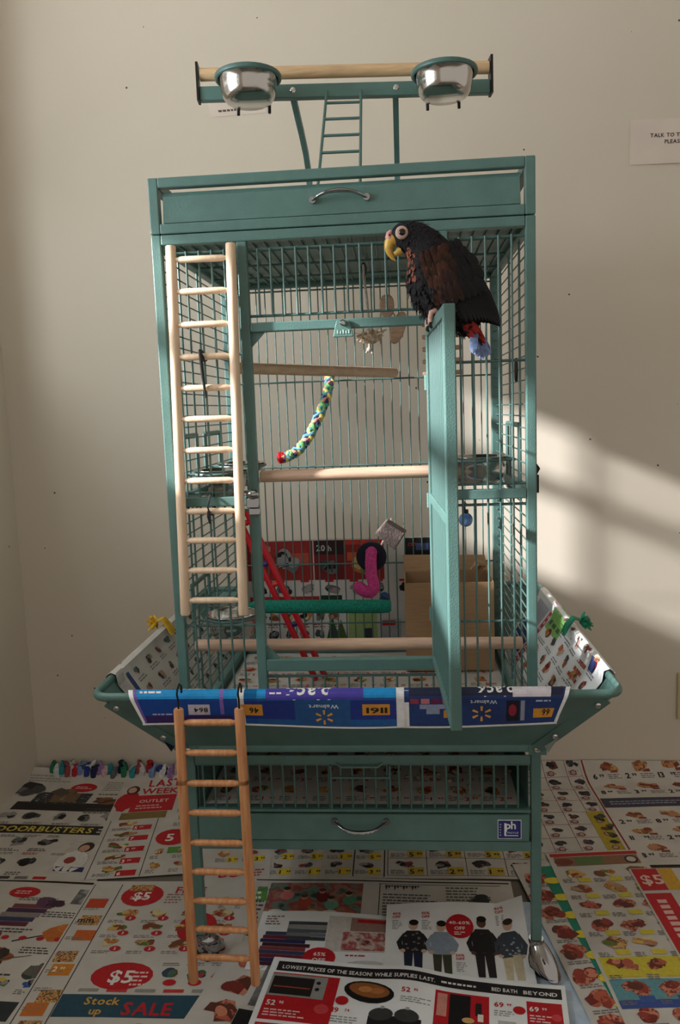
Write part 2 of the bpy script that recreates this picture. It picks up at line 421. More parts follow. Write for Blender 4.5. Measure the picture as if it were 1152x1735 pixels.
# top frame holding the play-top tray
Z0, Z1 = 1.2815, 1.3685
for x in (0, W_-T):
    for y in (0, D_-T): bar('top_frame_post', (x, y, Z0), (x+T, y+T, Z1))
    bar('top_frame_rail', (x, T, 1.3525), (x+T, D_-T, Z1)); bar('top_frame_rail', (x, T, Z0), (x+T, D_-T, Z0+T))
for y in (0, D_-T):
    bar('top_frame_rail', (T, y, 1.3525), (W_-T, y+T, Z1)); bar('top_frame_rail', (T, y, Z0), (W_-T, y+T, Z0+T))
q = MB()   # sliding tray: front, bent-back lip, floor, sides
q.hexa([(0.021, 0.004, 1.299), (0.588, 0.004, 1.299), (0.588, 0.0055, 1.299), (0.021, 0.0055, 1.299)], [(0.023, 0.003, 1.339), (0.586, 0.003, 1.339), (0.586, 0.0045, 1.339), (0.023, 0.0045, 1.339)])
q.hexa([(0.021, 0.003, 1.339), (0.588, 0.003, 1.339), (0.588, 0.0045, 1.339), (0.021, 0.0045, 1.339)], [(0.021, 0.009, 1.3465), (0.588, 0.009, 1.3465), (0.588, 0.0105, 1.3465), (0.021, 0.0105, 1.3465)])
q.box((0.022, 0.0055, 1.299), (0.587, 0.490, 1.3005)); q.box((0.022, 0.0055, 1.3005), (0.0235, 0.49, 1.322)); q.box((0.5855, 0.0055, 1.3005), (0.587, 0.49, 1.322)); q.box((0.0235, 0.4885, 1.3005), (0.5855, 0.49, 1.322))
tray = part(q, 'top_tray', TEAL, cage)
def handle(x0, x1, y, z, rise, drop, parent):
    q = MB(); pts = []
    for i in range(13):
        t = i/12; a = math.sin(math.pi*t)
        pts.append((lerp(x0, x1, t), y-0.004-0.016*min(1, a*1.6), z+rise*a))
    q.tube(pts, [0.0042-0.0012*abs(math.cos(math.pi*i/12)) for i in range(13)], 10, flat=0.8)
    for x in (x0, x1): q.tube([(x, y+0.001, z), (x, y-0.006, z)], 0.0055, 10)
    return part(q, 'handle', CHROME, parent, smooth=True)
handle(0.264, 0.349, 0.003, 1.3205, 0.0085, 0, tray)
# underside plate that closes the body from the tray
bar('tray_floor_plate', (T, T, 1.2745), (W_-T, D_-T, 1.2785), bevel=0)

# ---- play-top perch frame
PA, PB = V((0.048, 0.195, 1.563)), V((0.570, 0.250, 1.563))
pdir = (PB-PA).normalized(); pn = V((pdir.y, -pdir.x, 0))          # pn points to the viewer
def pp(t, off=0, z=0): return PA+(PB-PA)*t+pn*off+V((0, 0, z))
q = MB(); q.hexa([pp(0, 0.008, -0.012), pp(1, 0.008, -0.012), pp(1, -0.008, -0.012), pp(0, -0.008, -0.012)], [pp(0, 0.008, 0.012), pp(1, 0.008, 0.012), pp(1, -0.008, 0.012), pp(0, -0.008, 0.012)])
pbar = part(q, 'perch_bar', TEAL, cage, bevel=0.0018)
for t in (-0.004, 1.004):
    q = MB(); q.hexa([pp(t-0.004, 0.012, -0.013), pp(t+0.004, 0.012, -0.013), pp(t+0.004, -0.012, -0.013), pp(t-0.004, -0.012, -0.013)],
                     [pp(t-0.004, 0.012, 0.052), pp(t+0.004, 0.012, 0.052), pp(t+0.004, -0.012, 0.052), pp(t-0.004, -0.012, 0.052)])
    part(q, 'end_bracket', DARKM, pbar)
q = MB(); q.tube([pp(0.004+0.992*i/8, 0, 0.034) for i in range(9)], 0.0108, 16); part(q, 'top_perch', mat('play_top_dowel', (222, 188, 146), scale=14, amt=0.08, stretch=(1.5, 14, 14)), pbar, smooth=True)
for t in (0.32, 0.675):
    q = MB(); q.lathe([(0.0, -0.0095), (0.003, -0.0095), (0.0055, -0.008), (0.0055, 0.0)], tuple(pp(t, 0, 0.001)-V((0, 0, 0))), 14, axis='Y'); o = part(q, 'bolt', STEEL, pbar, smooth=True)
    p = pp(t, -0.010, -0.006)
    X = p.x
    q = MB(); pts = [(X, p.y, p.z), (X, p.y+0.05, p.z-0.012), (X, 0.335, 1.532), (X, 0.395, 1.515), (X, 0.435, 1.492), (X, 0.452, 1.46), (X, 0.455, 1.42), (X, 0.455, 1.3525)]
    q.tube(pts, 0.0075, 4, flat=1.0, up=(1, 0, 1)); part(q, 'perch_leg', TEAL, cage)
    q = MB(); q.box((X-0.012, 0.44, 1.3525), (X+0.012, D_-T, 1.356)); part(q, 'leg_foot_plate', TEAL, cage)
# little metal ladder down to the tray
La, Lb = pp(0.435, 0.012, -0.004), pp(0.552, 0.012, -0.004)
Ba, Bb = V((0.262, 0.045, 1.302)), V((0.336, 0.045, 1.302))
q = MB(); q.tube([La, Ba], 0.0026, 8); q.tube([Lb, Bb], 0.0026, 8); lad = part(q, 'wire_ladder', TEALD, cage, smooth=True)
for i in range(7):
    t = 0.10+0.135*i; rod('ladder_rung', La.lerp(Ba, t), Lb.lerp(Bb, t), 0.0026, TEALD, lad)
# food cup holders on the play top
CUPS = [(pp(0.176, 0.066, 0.0)), (pp(0.822, 0.066, 0.0))]
for c in CUPS:
    q = MB(); q.tube([(c.x+0.0545*math.cos(a*math.pi/16), c.y+0.0545*math.sin(a*math.pi/16), 1.5635) for a in range(32)], 0.0036, 8, closed=True, flat=1.3)
    h = part(q, 'cup_ring', TEALD, pbar, smooth=True)
    rod('ring_arm', c+V((-0.022, 0.050, 0.0)), c+V((-0.022, 0.062, 0.0)), 0.004, TEALD, pbar); rod('ring_arm', c+V((0.022, 0.050, 0.0)), c+V((0.022, 0.062, 0.0)), 0.004, TEALD, pbar)
    for sx in (-0.028, 0.028):
        q = MB(); q.tube([(c.x+sx, c.y+0.050, 1.558), (c.x+sx, c.y+0.046, 1.528), (c.x+sx, c.y+0.044, 1.520)], 0.0028, 8); part(q, 'ring_screw', DARKM, pbar, smooth=True)

# ---- door, swung open towards the viewer
DH = V((0.4435, -0.002, 0)); DF = V((0.4565, -0.292, 0)); dd = (DF-DH).normalized(); dn = V((-dd.y, dd.x, 0))  # dn -> right
def dp(s, t, z): p = DH+dd*s+dn*t; return V((p.x, p.y, z))
DL = (DF-DH).length
def dbar(s0, s1, z0, z1, t=0.0075):
    q = MB(); q.hexa([dp(s0, -t, z0), dp(s0, t, z0), dp(s1, t, z0), dp(s1, -t, z0)], [dp(s0, -t, z1), dp(s0, t, z1), dp(s1, t, z1), dp(s1, -t, z1)]); return q
DZ0, DZ1 = 0.567, 1.116
q = dbar(0, 0.015, DZ0, DZ1)
for a in (dbar(DL-0.015, DL, DZ0, DZ1), dbar(0.015, DL-0.015, DZ1-0.015, DZ1), dbar(0.015, DL-0.015, DZ0, DZ0+0.015), dbar(0.015, DL-0.015, 0.838, 0.853)):
    q.add(a.v, a.f)
door = part(q, 'cage_door', TEAL, cage, bevel=0.0016)
for i in range(13):
    s = 0.033+0.0205*i
    for z0, z1 in ((DZ0+0.015, 0.838), (0.853, DZ1-0.015)): rod('wire', dp(s, -0.003, z0), dp(s, -0.003, z1), R1, TEALD, door)
for z in (0.70, 0.98): rod('wire', dp(0.015, 0.0012, z), dp(DL-0.015, 0.0012, z), R2, TEALD, door)
for z in (0.65, 0.84, 1.03):
    q = MB(); q.tube([dp(0.0, -0.0075, z-0.012), dp(0.0, -0.0075, z+0.012)], 0.0035, 10); part(q, 'hinge', TEAL, door, smooth=True)
# latch on the left jamb, swinging tag on the lintel
q = MB(); q.ball((0.147, -0.008, 0.858), (0.0115, 0.008, 0.0085), 16, 8); q.box((0.136, -0.011, 0.836), (0.157, 0.0, 0.852)); q.box((0.139, -0.009, 0.824), (0.158, 0.0, 0.835)); part(q, 'door_latch', CHROME, cage, smooth=True, bevel=0.001)
q = MB(); sh = [(-0.010, 0.010), (0.010, 0.010), (0.013, 0.0), (0.0165, -0.016), (-0.0165, -0.016), (-0.013, 0.0)]
c0 = (0.3055, 1.123)
q.add([(c0[0]+x, -0.0055, c0[1]+z) for x, z in sh]+[(c0[0]+x, -0.0005, c0[1]+z) for x, z in sh], [tuple(range(6)), tuple(range(11, 5, -1))]+[(i, i+6, (i+1) % 6+6, (i+1) % 6) for i in range(6)])
tg = part(q, 'door_swing_tag', TEAL, cage, bevel=0.001)
q = MB(); q.lathe([(0, -0.004), (0.003, -0.004), (0.0048, -0.002), (0.0048, 0.002)], (c0[0], -0.007, c0[1]+0.006), 14, axis='Y'); part(q, 'bolt', STEEL, tg, smooth=True)
q = MB()
for i in range(5): q.box((c0[0]-0.010+0.0045*i, -0.0062, c0[1]-0.011), (c0[0]-0.0078+0.0045*i, -0.0055, c0[1]-0.005-(0.0015 if i % 2 else 0)))
part(q, 'embossed_mark', mat('pale_teal_worn', (170, 200, 190), scale=60), tg)

# ---- feeder bays on the sides
for x, y0, y1 in ((0.602, 0.135, 0.295), (0.008, 0.06, 0.185), (0.008, 0.245, 0.37), (0.008, 0.09, 0.215)):
    zc = 0.60 if (x < 0.1 and y0 == 0.09) else 0.87
    q = MB()
    for y in (y0, y1): q.tube([(x, y, zc-0.04), (x, y, zc+0.085)], 0.0036, 8)
    q.tube([(x, y0, zc+0.085), (x, y1, zc+0.085)], 0.0036, 8); q.tube([(x, y0, zc-0.04), (x, y1, zc-0.04)], 0.0036, 8)
    part(q, 'feeder_hatch', TEALD, cage, smooth=True)

# ---- skirt: four sloped panels with a rolled rim
SX0, SX1, SY0, SY1, SZ1 = -0.103, 0.714, -0.128, 0.628, 0.556
BX0, BX1, BY0, BY1, SZ0 = -0.012, 0.622, -0.006, 0.516, 0.424
th = 0.0015
def panel(name, b0, b1, t1, t0):
    b0, b1, t1, t0 = V(b0), V(b1), V(t1), V(t0); n = (b1-b0).cross(t0-b0).normalized()*th
    q = MB(); q.hexa([b0, b1, b1+n, b0+n], [t0, t1, t1+n, t0+n]); return part(q, name, TEAL, cage)
cr = 0.028
PANELS = {}
PANELS['f'] = panel('skirt_panel', (BX0, BY0, SZ0), (BX1, BY0, SZ0), (SX1-cr*.5, SY0, SZ1), (SX0+cr*.5, SY0, SZ1))
PANELS['r'] = panel('skirt_panel', (BX1, BY0, SZ0), (BX1, BY1, SZ0), (SX1, SY1-cr*.5, SZ1), (SX1, SY0+cr*.5, SZ1))
PANELS['b'] = panel('skirt_panel', (BX1, BY1, SZ0), (BX0, BY1, SZ0), (SX0+cr*.5, SY1, SZ1), (SX1-cr*.5, SY1, SZ1))
PANELS['l'] = panel('skirt_panel', (BX0, BY1, SZ0), (BX0, BY0, SZ0), (SX0, SY0+cr*.5, SZ1), (SX0, SY1-cr*.5, SZ1))
pts = []
for (cx, cy, a0) in ((SX1-cr, SY0+cr, -90), (SX1-cr, SY1-cr, 0), (SX0+cr, SY1-cr, 90), (SX0+cr, SY0+cr, 180)):
    for k in range(7):
        a = math.radians(a0+15*k); pts.append((cx+cr*math.cos(a), cy+cr*math.sin(a), SZ1))
q = MB(); q.tube(pts, 0.0058, 10, closed=True, flat=1.25); part(q, 'skirt_rim', TEAL, cage, smooth=True)
for k, (bx, by, tx, ty) in enumerate(((BX0, BY0, SX0, SY0), (BX1, BY0, SX1, SY0), (BX1, BY1, SX1, SY1), (BX0, BY1, SX0, SY1))):
    # corner triangle closing the mitre + bolted flange strip
    sx = 1 if tx > 0.3 else -1; sy = 1 if ty > 0.2 else -1
    q = MB(); A = V((bx, by, SZ0)); B = V((tx-sx*cr*.5, ty, SZ1)); C_ = V((tx, ty-sy*cr*.5, SZ1)); n = V((sx, sy, -0.5)).normalized()*th
    q.add([A, B, C_, A+n, B+n, C_+n], [(0, 1, 2), (5, 4, 3), (0, 3, 4, 1), (1, 4, 5, 2), (2, 5, 3, 0)]); part(q, 'skirt_corner', TEAL, cage)
    p0 = V((bx-sx*0.016, by, SZ0-0.002)) if sy < 0 else V((bx, by, SZ0)); p1 = V((tx-sx*0.016, ty, SZ1+0.006))
    ax = (p1-p0).normalized(); out = V((0, sy, -1)).normalized(); wv = V((-sx*ax.z, 0, sx*ax.x)).normalized()*-1
    wv = V((ax.z, 0, -ax.x)).normalized()*sx
    q = MB(); hw = 0.010; o1 = V((0, sy*0.0035, -0.0022)); o2 = o1+V((0, sy*0.0022, -0.0016))
    p2 = p0.lerp(p1, 0.90); q.hexa([p0-wv*hw+o1, p0+wv*hw+o1, p0+wv*hw+o2, p0-wv*hw+o2], [p2-wv*hw+o1, p2+wv*hw+o1, p2+wv*hw+o2, p2-wv*hw+o2])
    fl_ = part(q, 'skirt_flange', TEAL, cage)
    for t in (0.26, 0.82):
        c = p0.lerp(p1, t)+o2
        q = MB(); q.ball(c+V((0, sy*0.0008, -0.0004)), (0.0052, 0.0026, 0.0052), 12, 6); part(q, 'bolt', STEEL, fl_, smooth=True)

# ---- stand
for x in (0.002, 0.598):
    for y in (0.0, 0.490): bar('stand_leg', (x, y, 0.062), (x+0.017, y+0.017, 0.424))
for y in (0.0, 0.490):
    bar('stand_rail', (0.019, y, 0.407), (0.598, y+0.017, 0.424)); bar('stand_rail', (0.019, y, 0.228), (0.598, y+0.017, 0.246))
for x in (0.002, 0.598):
    bar('stand_rail', (x, 0.017, 0.407), (x+0.017, 0.490, 0.424)); bar('stand_rail', (x, 0.017, 0.228), (x+0.017, 0.490, 0.246))
bar('base_plate', (0.002, 0.0, 0.4245), (0.615, 0.507, 0.4295), bevel=0)
q = MB(); q.box((0.594, -0.003, 0.403), (0.624, 0.0, 0.426)); q.box((-0.006, -0.003, 0.403), (0.024, 0.0, 0.426)); brk = part(q, 'corner_bracket', TEAL, cage, bevel=0.001)
for x in (0.0085, 0.608):
    q = MB(); q.ball((x, -0.0045, 0.414), (0.0062, 0.003, 0.0062), 12, 6); part(q, 'bolt', STEEL, brk, smooth=True)
# slide-out grate with wire front
q = MB(); q.box((0.0205, -0.004, 0.388), (0.5965, 0.0, 0.403)); q.box((0.0205, 0.0, 0.388), (0.5965, 0.010, 0.390)); q.box((0.0205, -0.004, 0.3005), (0.5965, 0.0, 0.3055)); q.box((0.0205, 0.0, 0.3035), (0.5965, 0.48, 0.3055))
grate = part(q, 'grate_drawer', TEAL, cage, bevel=0.0008)
rod('wire', (0.0205, 0.003, 0.3845), (0.5965, 0.003, 0.3845), 0.0023, TEALD, grate)
for i in range(28): 
    x = 0.032+0.02015*i; rod('wire', (x, 0.002, 0.304), (x, 0.002, 0.389), 0.0019, TEALD, grate)
for a, c in (((0.257, -0.001, 0.362), (0.359, -0.001, 0.362)), ((0.257, -0.001, 0.304), (0.257, -0.001, 0.3845)), ((0.359, -0.001, 0.304), (0.359, -0.001, 0.3845))): rod('wire', a, c, 0.0023, TEALD, grate)
q = MB(); q.tube([(0.268, -0.006, 0.3905), (0.276, -0.012, 0.3865), (0.339, -0.012, 0.3865), (0.347, -0.006, 0.3905)], 0.0022, 8); part(q, 'pull_lip', TEAL, grate, smooth=True)
for x in (0.0215, 0.5935):
    q = MB(); q.box((x, 0.006, 0.3055), (x+0.0015, 0.48, 0.386)); part(q, 'drawer_side', TEAL, grate)
q = MB(); q.box((0.0235, 0.4785, 0.3055), (0.5935, 0.48, 0.386)); part(q, 'added_drawer_back', TEAL, grate)  # unseen back panel, added to keep the drawer inside dark
# litter drawer
q = MB(); q.box((0.021, -0.004, 0.2495), (0.5935, -0.0025, 0.2965)); q.box((0.021, -0.0025, 0.2955), (0.5935, 0.006, 0.297)); q.box((0.023, -0.0025, 0.2495), (0.5915, 0.478, 0.2515))
for x in (0.023, 0.590): q.box((x, -0.0025, 0.2515), (x+0.0015, 0.478, 0.29))
q.box((0.0245, 0.4765, 0.2515), (0.590, 0.478, 0.29))
drw = part(q, 'litter_drawer', TEAL, cage)
handle(0.262, 0.351, -0.004, 0.2855, -0.0115, 0, drw)
# maker's plate
q = MB(); q.box((0.5405, -0.0055, 0.2545), (0.5805, -0.004, 0.2885), 0); q.box((0.5417, -0.0059, 0.2557), (0.5793, -0.0054, 0.2873), 1)
plate = part(q, 'name_plate', [ink((225, 226, 230)), ink((44, 52, 122))], drw)
S = Sheet(lambda u, v, o: V((0.5417+u, -0.0060-o, 0.2557+v)), 0.0376, 0.0316)
S.text('ph', 0.0118, 0.0175, 0.0195, (235, 236, 240), bold=1, track=0.02); S.rect(0.0098, 0.0058, 0.0032, 0.022, (235, 236, 240), 3); S.rect(0.0098, 0.0045, 0.0235, 0.0016, (235, 236, 240), 3)
S.text('PREVUE', 0.0150, 0.0088, 0.0046, (190, 194, 205), fit=0.0185); S.greek(0.002, 0.004, 0.003, 0.024, 5, (170, 176, 200))
me = bpy.data.meshes.new('print'); vs_ = []; fs_ = []; mi_ = []; ms_ = []
for m, (v, f) in S.pm.items():
    o0 = len(vs_); vs_ += v; fs_ += [tuple(i+o0 for i in qf) for qf in f]; mi_ += [len(ms_)]*len(f); ms_.append(m)
me.from_pydata(vs_, [], fs_); [me.materials.append(m) for m in ms_]; me.polygons.foreach_set('material_index', mi_)
plate_print = put(me, 'plate_lettering', drw)
# casters: chrome hooded wheels
def caster(x, y, ang):
    M = Matrix.Translation((x, y, 0)) @ Matrix.Rotation(ang, 4, 'Z')
    q = MB(); vs = []; fs = []; n = 20; R = 8        # hood: flattened dome trailing to one side
    for i in range(R+1):
        ph = (math.pi/2)*i/R
        for k in range(n):
            th = 2*math.pi*k/n; r = math.sin(ph)
            px = 0.034*r*math.cos(th)*(1.0 if math.cos(th) > 0 else 0.72)+0.014*(1-math.cos(ph))+0.004
            py = 0.022*r*math.sin(th); pz = 0.022+0.040*math.cos(ph)-0.012*max(0, math.cos(th))*r
            vs.append(M @ V((px, py, pz)))
    for i in range(R):
        for k in range(n):
            k2 = (k+1) % n; fs.append((i*n+k, (i+1)*n+k, (i+1)*n+k2, i*n+k2))
    q.add(vs, fs); hood = part(q, 'caster', CHROME, cage, smooth=True)
    q = MB(); q.lathe([(0.0, -0.014), (0.019, -0.014), (0.0225, -0.011), (0.0225, 0.011), (0.019, 0.014), (0.0, 0.014)], (0, 0, 0), 20, axis='Y')
    q.v = [tuple(M @ V((p[0]+0.014, p[1], p[2]+0.0245))) for p in q.v]; part(q, 'wheel', BLACKP, hood, smooth=True)
    q = MB(); q.lathe([(0.0, 0.054), (0.0125, 0.054), (0.0135, 0.058), (0.0125, 0.0625), (0.0, 0.0625)], (x, y, 0), 18); part(q, 'stem_collar', CHROME, hood, smooth=True)
caster(0.6065, 0.0085, -0.95); caster(0.0105, 0.0085, 1.1); caster(0.6065, 0.4985, 0.4); caster(0.0105, 0.4985, 2.4)

# ================================================================== STEEL CUPS
def cup_mesh(r, h):
    q = MB()
    q.lathe([(0.0, 0.0), (r*0.70, 0.0), (r*0.80, h*0.06), (r*0.90, h*0.22), (r*0.96, h*0.5), (r*0.985, h*0.97), (r*1.06, h*0.985), (r*1.065, h*1.0), (r*1.05, h*1.015), (r*0.965, h*1.0), (r*0.935, h*0.5), (r*0.86, h*0.22), (r*0.70, h*0.05), (0.0, h*0.035)], (0, 0, 0), 40)
    me = q.mesh('steel_cup', STEEL, True); return me
cupA = cup_mesh(0.050, 0.044); cupB = cup_mesh(0.046, 0.046)
def cup(c, me, label, group):
    o = put(me, 'steel_cup'); o.location = c; tag(o, label, 'food cup', group); return o
cup((CUPS[0].x, CUPS[0].y, 1.5225), cupA, 'steel food cup at the left end of the play-top perch', 'steel food cups on the cage')
cup((CUPS[1].x, CUPS[1].y, 1.5225), cupA, 'steel food cup at the right end of the play-top perch', 'steel food cups on the cage')
cupC = cup_mesh(0.052, 0.050)
for (c, me, lab) in (((0.066, 0.120, 0.846), cupB, 'nearer of two steel cups at mid height behind the pale hanging ladder'), ((0.066, 0.310, 0.846), cupB, 'farther of two steel cups at mid height behind the pale hanging ladder'),
               ((0.066, 0.150, 0.572), cupB, 'low steel cup behind the bottom end of the pale hanging ladder'), ((0.536, 0.215, 0.846), cupC, 'steel cup inside the cage to the right of the open door')):
    cup(c, me, lab, 'steel food cups on the cage')
    rr = 0.0485 if me is cupB else 0.0545; zz = c[2]+(0.040 if me is cupB else 0.044)
    q = MB(); q.tube([(c[0]+rr*math.cos(a*math.pi/14), c[1]+rr*math.sin(a*math.pi/14), zz) for a in range(28)], 0.0026, 8, closed=True)
    xs = 0.008 if c[0] < 0.3 else 0.602
    for dy in (-0.03, 0.03): q.tube([(c[0]+(rr*0.78 if c[0] > 0.3 else -rr*0.78), c[1]+dy, zz), (xs, c[1]+dy, zz)], 0.0026, 8)
    part(q, 'cup_ring', TEALD, cage, smooth=True)

# ================================================================== WOODEN LADDERS
def ladder(name, label, l0, l1, r0, r1, rungs, rr, rg, m, hook=False):
    l0, l1, r0, r1 = V(l0), V(l1), V(r0), V(r1)
    t = root(name, ((l1+r1)/2), label, 'ladder', 'wooden parrot ladders')
    for a, c in ((l0, l1), (r0, r1)):
        d = (c-a).normalized()
        q = MB(); q.tube([a, a+d*0.002, a+d*0.12]+[a.lerp(c, k/8) for k in range(2, 8)]+[c-d*0.002, c], [rr*0.86, rr, rr]+[rr]*6+[rr, rr*0.86], 16); part(q, 'rail', m, t, smooth=True)
    for z in rungs:
        k = (z-l0.z)/(l1.z-l0.z); a = l0.lerp(l1, k); c = r0.lerp(r1, k); d = (c-a).normalized()
        q = MB(); q.tube([a+d*rr*0.6, a+d*(rr+0.003), a+d*(rr+0.007), c-d*(rr+0.007), c-d*(rr+0.003), c-d*rr*0.6], [rg*0.55, rg*0.75, rg, rg, rg*0.75, rg*0.55], 12); part(q, 'rung', m, t, smooth=True)
    if hook:
        for a in (l0, r0):
            q = MB(); pts = [a+V((0, 0, -0.004)), a+V((0, 0.0, 0.014)), a+V((0, -0.004, 0.024)), a+V((0.001, -0.002, 0.032)), a+V((0.001, 0.008, 0.036)), a+V((0.001, 0.018, 0.030)), a+V((0.0, 0.020, 0.018))]
            q.tube(pts, 0.0016, 8); part(q, 'wire_hook', DARKM, t, smooth=True)
    return t
ladder('wooden_ladder', 'pale wooden ladder with twelve rungs tied flat to the cage front', (0.035, -0.0115, 1.260), (0.0225, -0.0115, 0.657), (0.132, -0.0115, 1.2595), (0.1215, -0.0115, 0.656),
       [1.238, 1.188, 1.136, 1.085, 1.035, 0.985, 0.934, 0.884, 0.833, 0.784, 0.733, 0.682], 0.0083, 0.0054, WOOD)
ladder('wooden_ladder', 'reddish wooden ladder hanging from the skirt rim down towards the floor', (0.046, -0.162, 0.550), (0.0425, -0.162, 0.098), (0.1395, -0.162, 0.550), (0.1425, -0.162, 0.096),
       [0.528, 0.480, 0.431, 0.383, 0.334, 0.286, 0.237, 0.189, 0.141], 0.0077, 0.0052, WOODR, hook=True)
def zip_tie(pts, label, tail):
    q = MB(); q.tube(pts, 0.0016, 6, closed=True, flat=1.6); q.tube(tail, [0.003, 0.0028, 0.0016], 6, flat=1.3); tag(part(q, 'cable_tie', BLACKP, None, smooth=True), label, 'cable tie', 'black cable ties on the pale ladder')
zip_tie([(0.0745, -0.021, 1.094), (0.0785, -0.0205, 1.085), (0.0785, -0.012, 1.078), (0.078, 0.004, 1.079), (0.075, 0.0125, 1.084), (0.0735, 0.008, 1.091), (0.0735, -0.008, 1.095)],
        'black cable tie dangling from the fourth rung of the pale ladder', [(0.0755, -0.021, 1.093), (0.078, -0.0215, 1.05), (0.0805, -0.019, 1.018)])
zip_tie([(0.0735, -0.021, 0.840), (0.0765, -0.021, 0.829), (0.078, -0.010, 0.826), (0.078, 0.008, 0.832), (0.0765, 0.018, 0.848), (0.075, 0.010, 0.860), (0.0745, -0.006, 0.858)],
        'black cable tie around the ninth ladder rung and middle rail', [(0.0755, -0.021, 0.834), (0.0745, -0.0225, 0.825), (0.076, -0.0215, 0.813)])

# ================================================================== PERCHES AND TOYS IN THE CAGE
def dowel(name, a, c, r0, r1, m, label, cat='perch', group='wooden dowel perches inside the cage', bolt=None):
    a, c = V(a), V(c); t = root(name, a, label, cat, group); d = (c-a).normalized()
    n = 10; q = MB(); q.tube([a, a+d*0.0015]+[a.lerp(c, k/n) for k in range(1, n)]+[c-d*0.0015, c], [r0*0.86, r0]+[lerp(r0, r1, k/n) for k in range(1, n)]+[r1, r1*0.8], 18); part(q, 'dowel', m, t, smooth=True)
    if bolt:
        for p, v in bolt:
            p, v = V(p), V(v).normalized(); q = MB(); q.tube([p, p+v*0.004, p+v*0.005, p+v*0.014], [0.008, 0.008, 0.003, 0.003], 12); part(q, 'wing_bolt', STEEL, t, smooth=True)
    return t
dowel('wooden_perch', (0.108, 0.06, 1.069), (0.382, 0.496, 1.069), 0.0100, 0.0108, mat('tan_pine_dowel', (206, 176, 146), scale=12, amt=0.1, stretch=(4, 4, 14)), 'pale wooden perch slanting back to the rear wires above the rope perch', bolt=[((0.382, 0.496, 1.069), (0.25, 0.97, 0))])  # perch wood is one plain tan with random grain
dowel('wooden_perch', (0.1545, 0.030, 0.8845), (0.458, 0.030, 0.8845), 0.0103, 0.0103, WOODX, 'pinkish wooden perch across the doorway at mid height')
dowel('wooden_perch', (0.0165, 0.062, 0.5815), (0.5935, 0.062, 0.579), 0.0108, 0.0108, WOODX, 'long pinkish wooden perch across the whole cage near the bottom')
t = root('sand_perch', (0.081, 0.2, 0.615), 'rough dark green sanded perch in the lower cage', 'perch')
q = MB(); q.tube([(0.081, 0.2, 0.6165), (0.090, 0.2, 0.6165), (0.105, 0.2, 0.6165), (0.25, 0.2, 0.6145), (0.350, 0.2, 0.613), (0.361, 0.2, 0.613), (0.366, 0.2, 0.613)], [0.005, 0.008, 0.0128, 0.0132, 0.0132, 0.012, 0.009], 18); part(q, 'sanded_dowel', GREENP, t, smooth=True)
q = MB(); q.tube([(0.083, 0.2, 0.6165), (0.0665, 0.2, 0.6165)], 0.003, 8); q.tube([(0.0665, 0.2, 0.6165), (0.040, 0.198, 0.619), (0.009, 0.196, 0.62)], 0.0024, 8); part(q, 'mounting_screw', STEEL, t, smooth=True)

# braided rope perch, six coloured strands
ctrl = [V((0.238, 0.480, 1.066)), V((0.240, 0.44, 1.045)), V((0.236, 0.38, 1.012)), V((0.222, 0.35, 0.975)), V((0.202, 0.34, 0.938)), V((0.180, 0.335, 0.912)), V((0.158, 0.33, 0.900)), V((0.146, 0.33, 0.898))]
def catmull(P, n):
    out = []
    for i in range(len(P)-1):
        p0, p1, p2, p3 = P[max(i-1, 0)], P[i], P[i+1], P[min(i+2, len(P)-1)]
        for k in range(n):
            t = k/n; out.append(0.5*((2*p1)+(p2-p0)*t+(2*p0-5*p1+4*p2-p3)*t*t+(3*p1-p0-3*p2+p3)*t**3))
    out.append(P[-1].copy()); return out
line = catmull(ctrl, 14)
t = root('rope_perch', (0.146, 0.33, 0.888), 'multicoloured braided rope perch with a red end cap', 'perch')
cols = [(228, 218, 120), (96, 186, 170), (46, 42, 92), (232, 160, 140), (132, 196, 120), (112, 172, 196)]
fr_ = []; prev = None
for i, p in enumerate(line):
    tg_ = (line[min(i+1, len(line)-1)]-line[max(i-1, 0)]).normalized()
    a = (V((0, 1, 0))-tg_*tg_.y) if prev is None else prev-tg_*prev.dot(tg_)
    a.normalize(); prev = a; fr_.append((a, tg_.cross(a)))
for k, c in enumerate(cols):
    q = MB(); pts = []
    for i, p in enumerate(line):
        sgn = 1 if k % 2 else -1; th_ = sgn*i*0.42+k*math.pi/3; a, b2 = fr_[i]; rad = 0.0062+0.0012*math.sin(i*1.26+k)
        pts.append(p+a*math.cos(th_)*rad+b2*math.sin(th_)*rad)
    q.tube(pts, 0.0045, 8); part(q, 'strand', mat('cotton_strand_%d' % k, c, rough=0.9, scale=400, amt=0.15, bump=0.5, bscale=900), t, smooth=True)
for c, nn in ((line[-1], V((-0.95, -0.25, -0.1))), (line[0], V((0, 1, 0.1)))):
    nn.normalize(); q = MB(); q.tube([c-nn*0.008, c-nn*0.007, c+nn*0.006, c+nn*0.009], [0.0095, 0.0118, 0.0118, 0.006], 16); part(q, 'end_cap', RED, t, smooth=True)

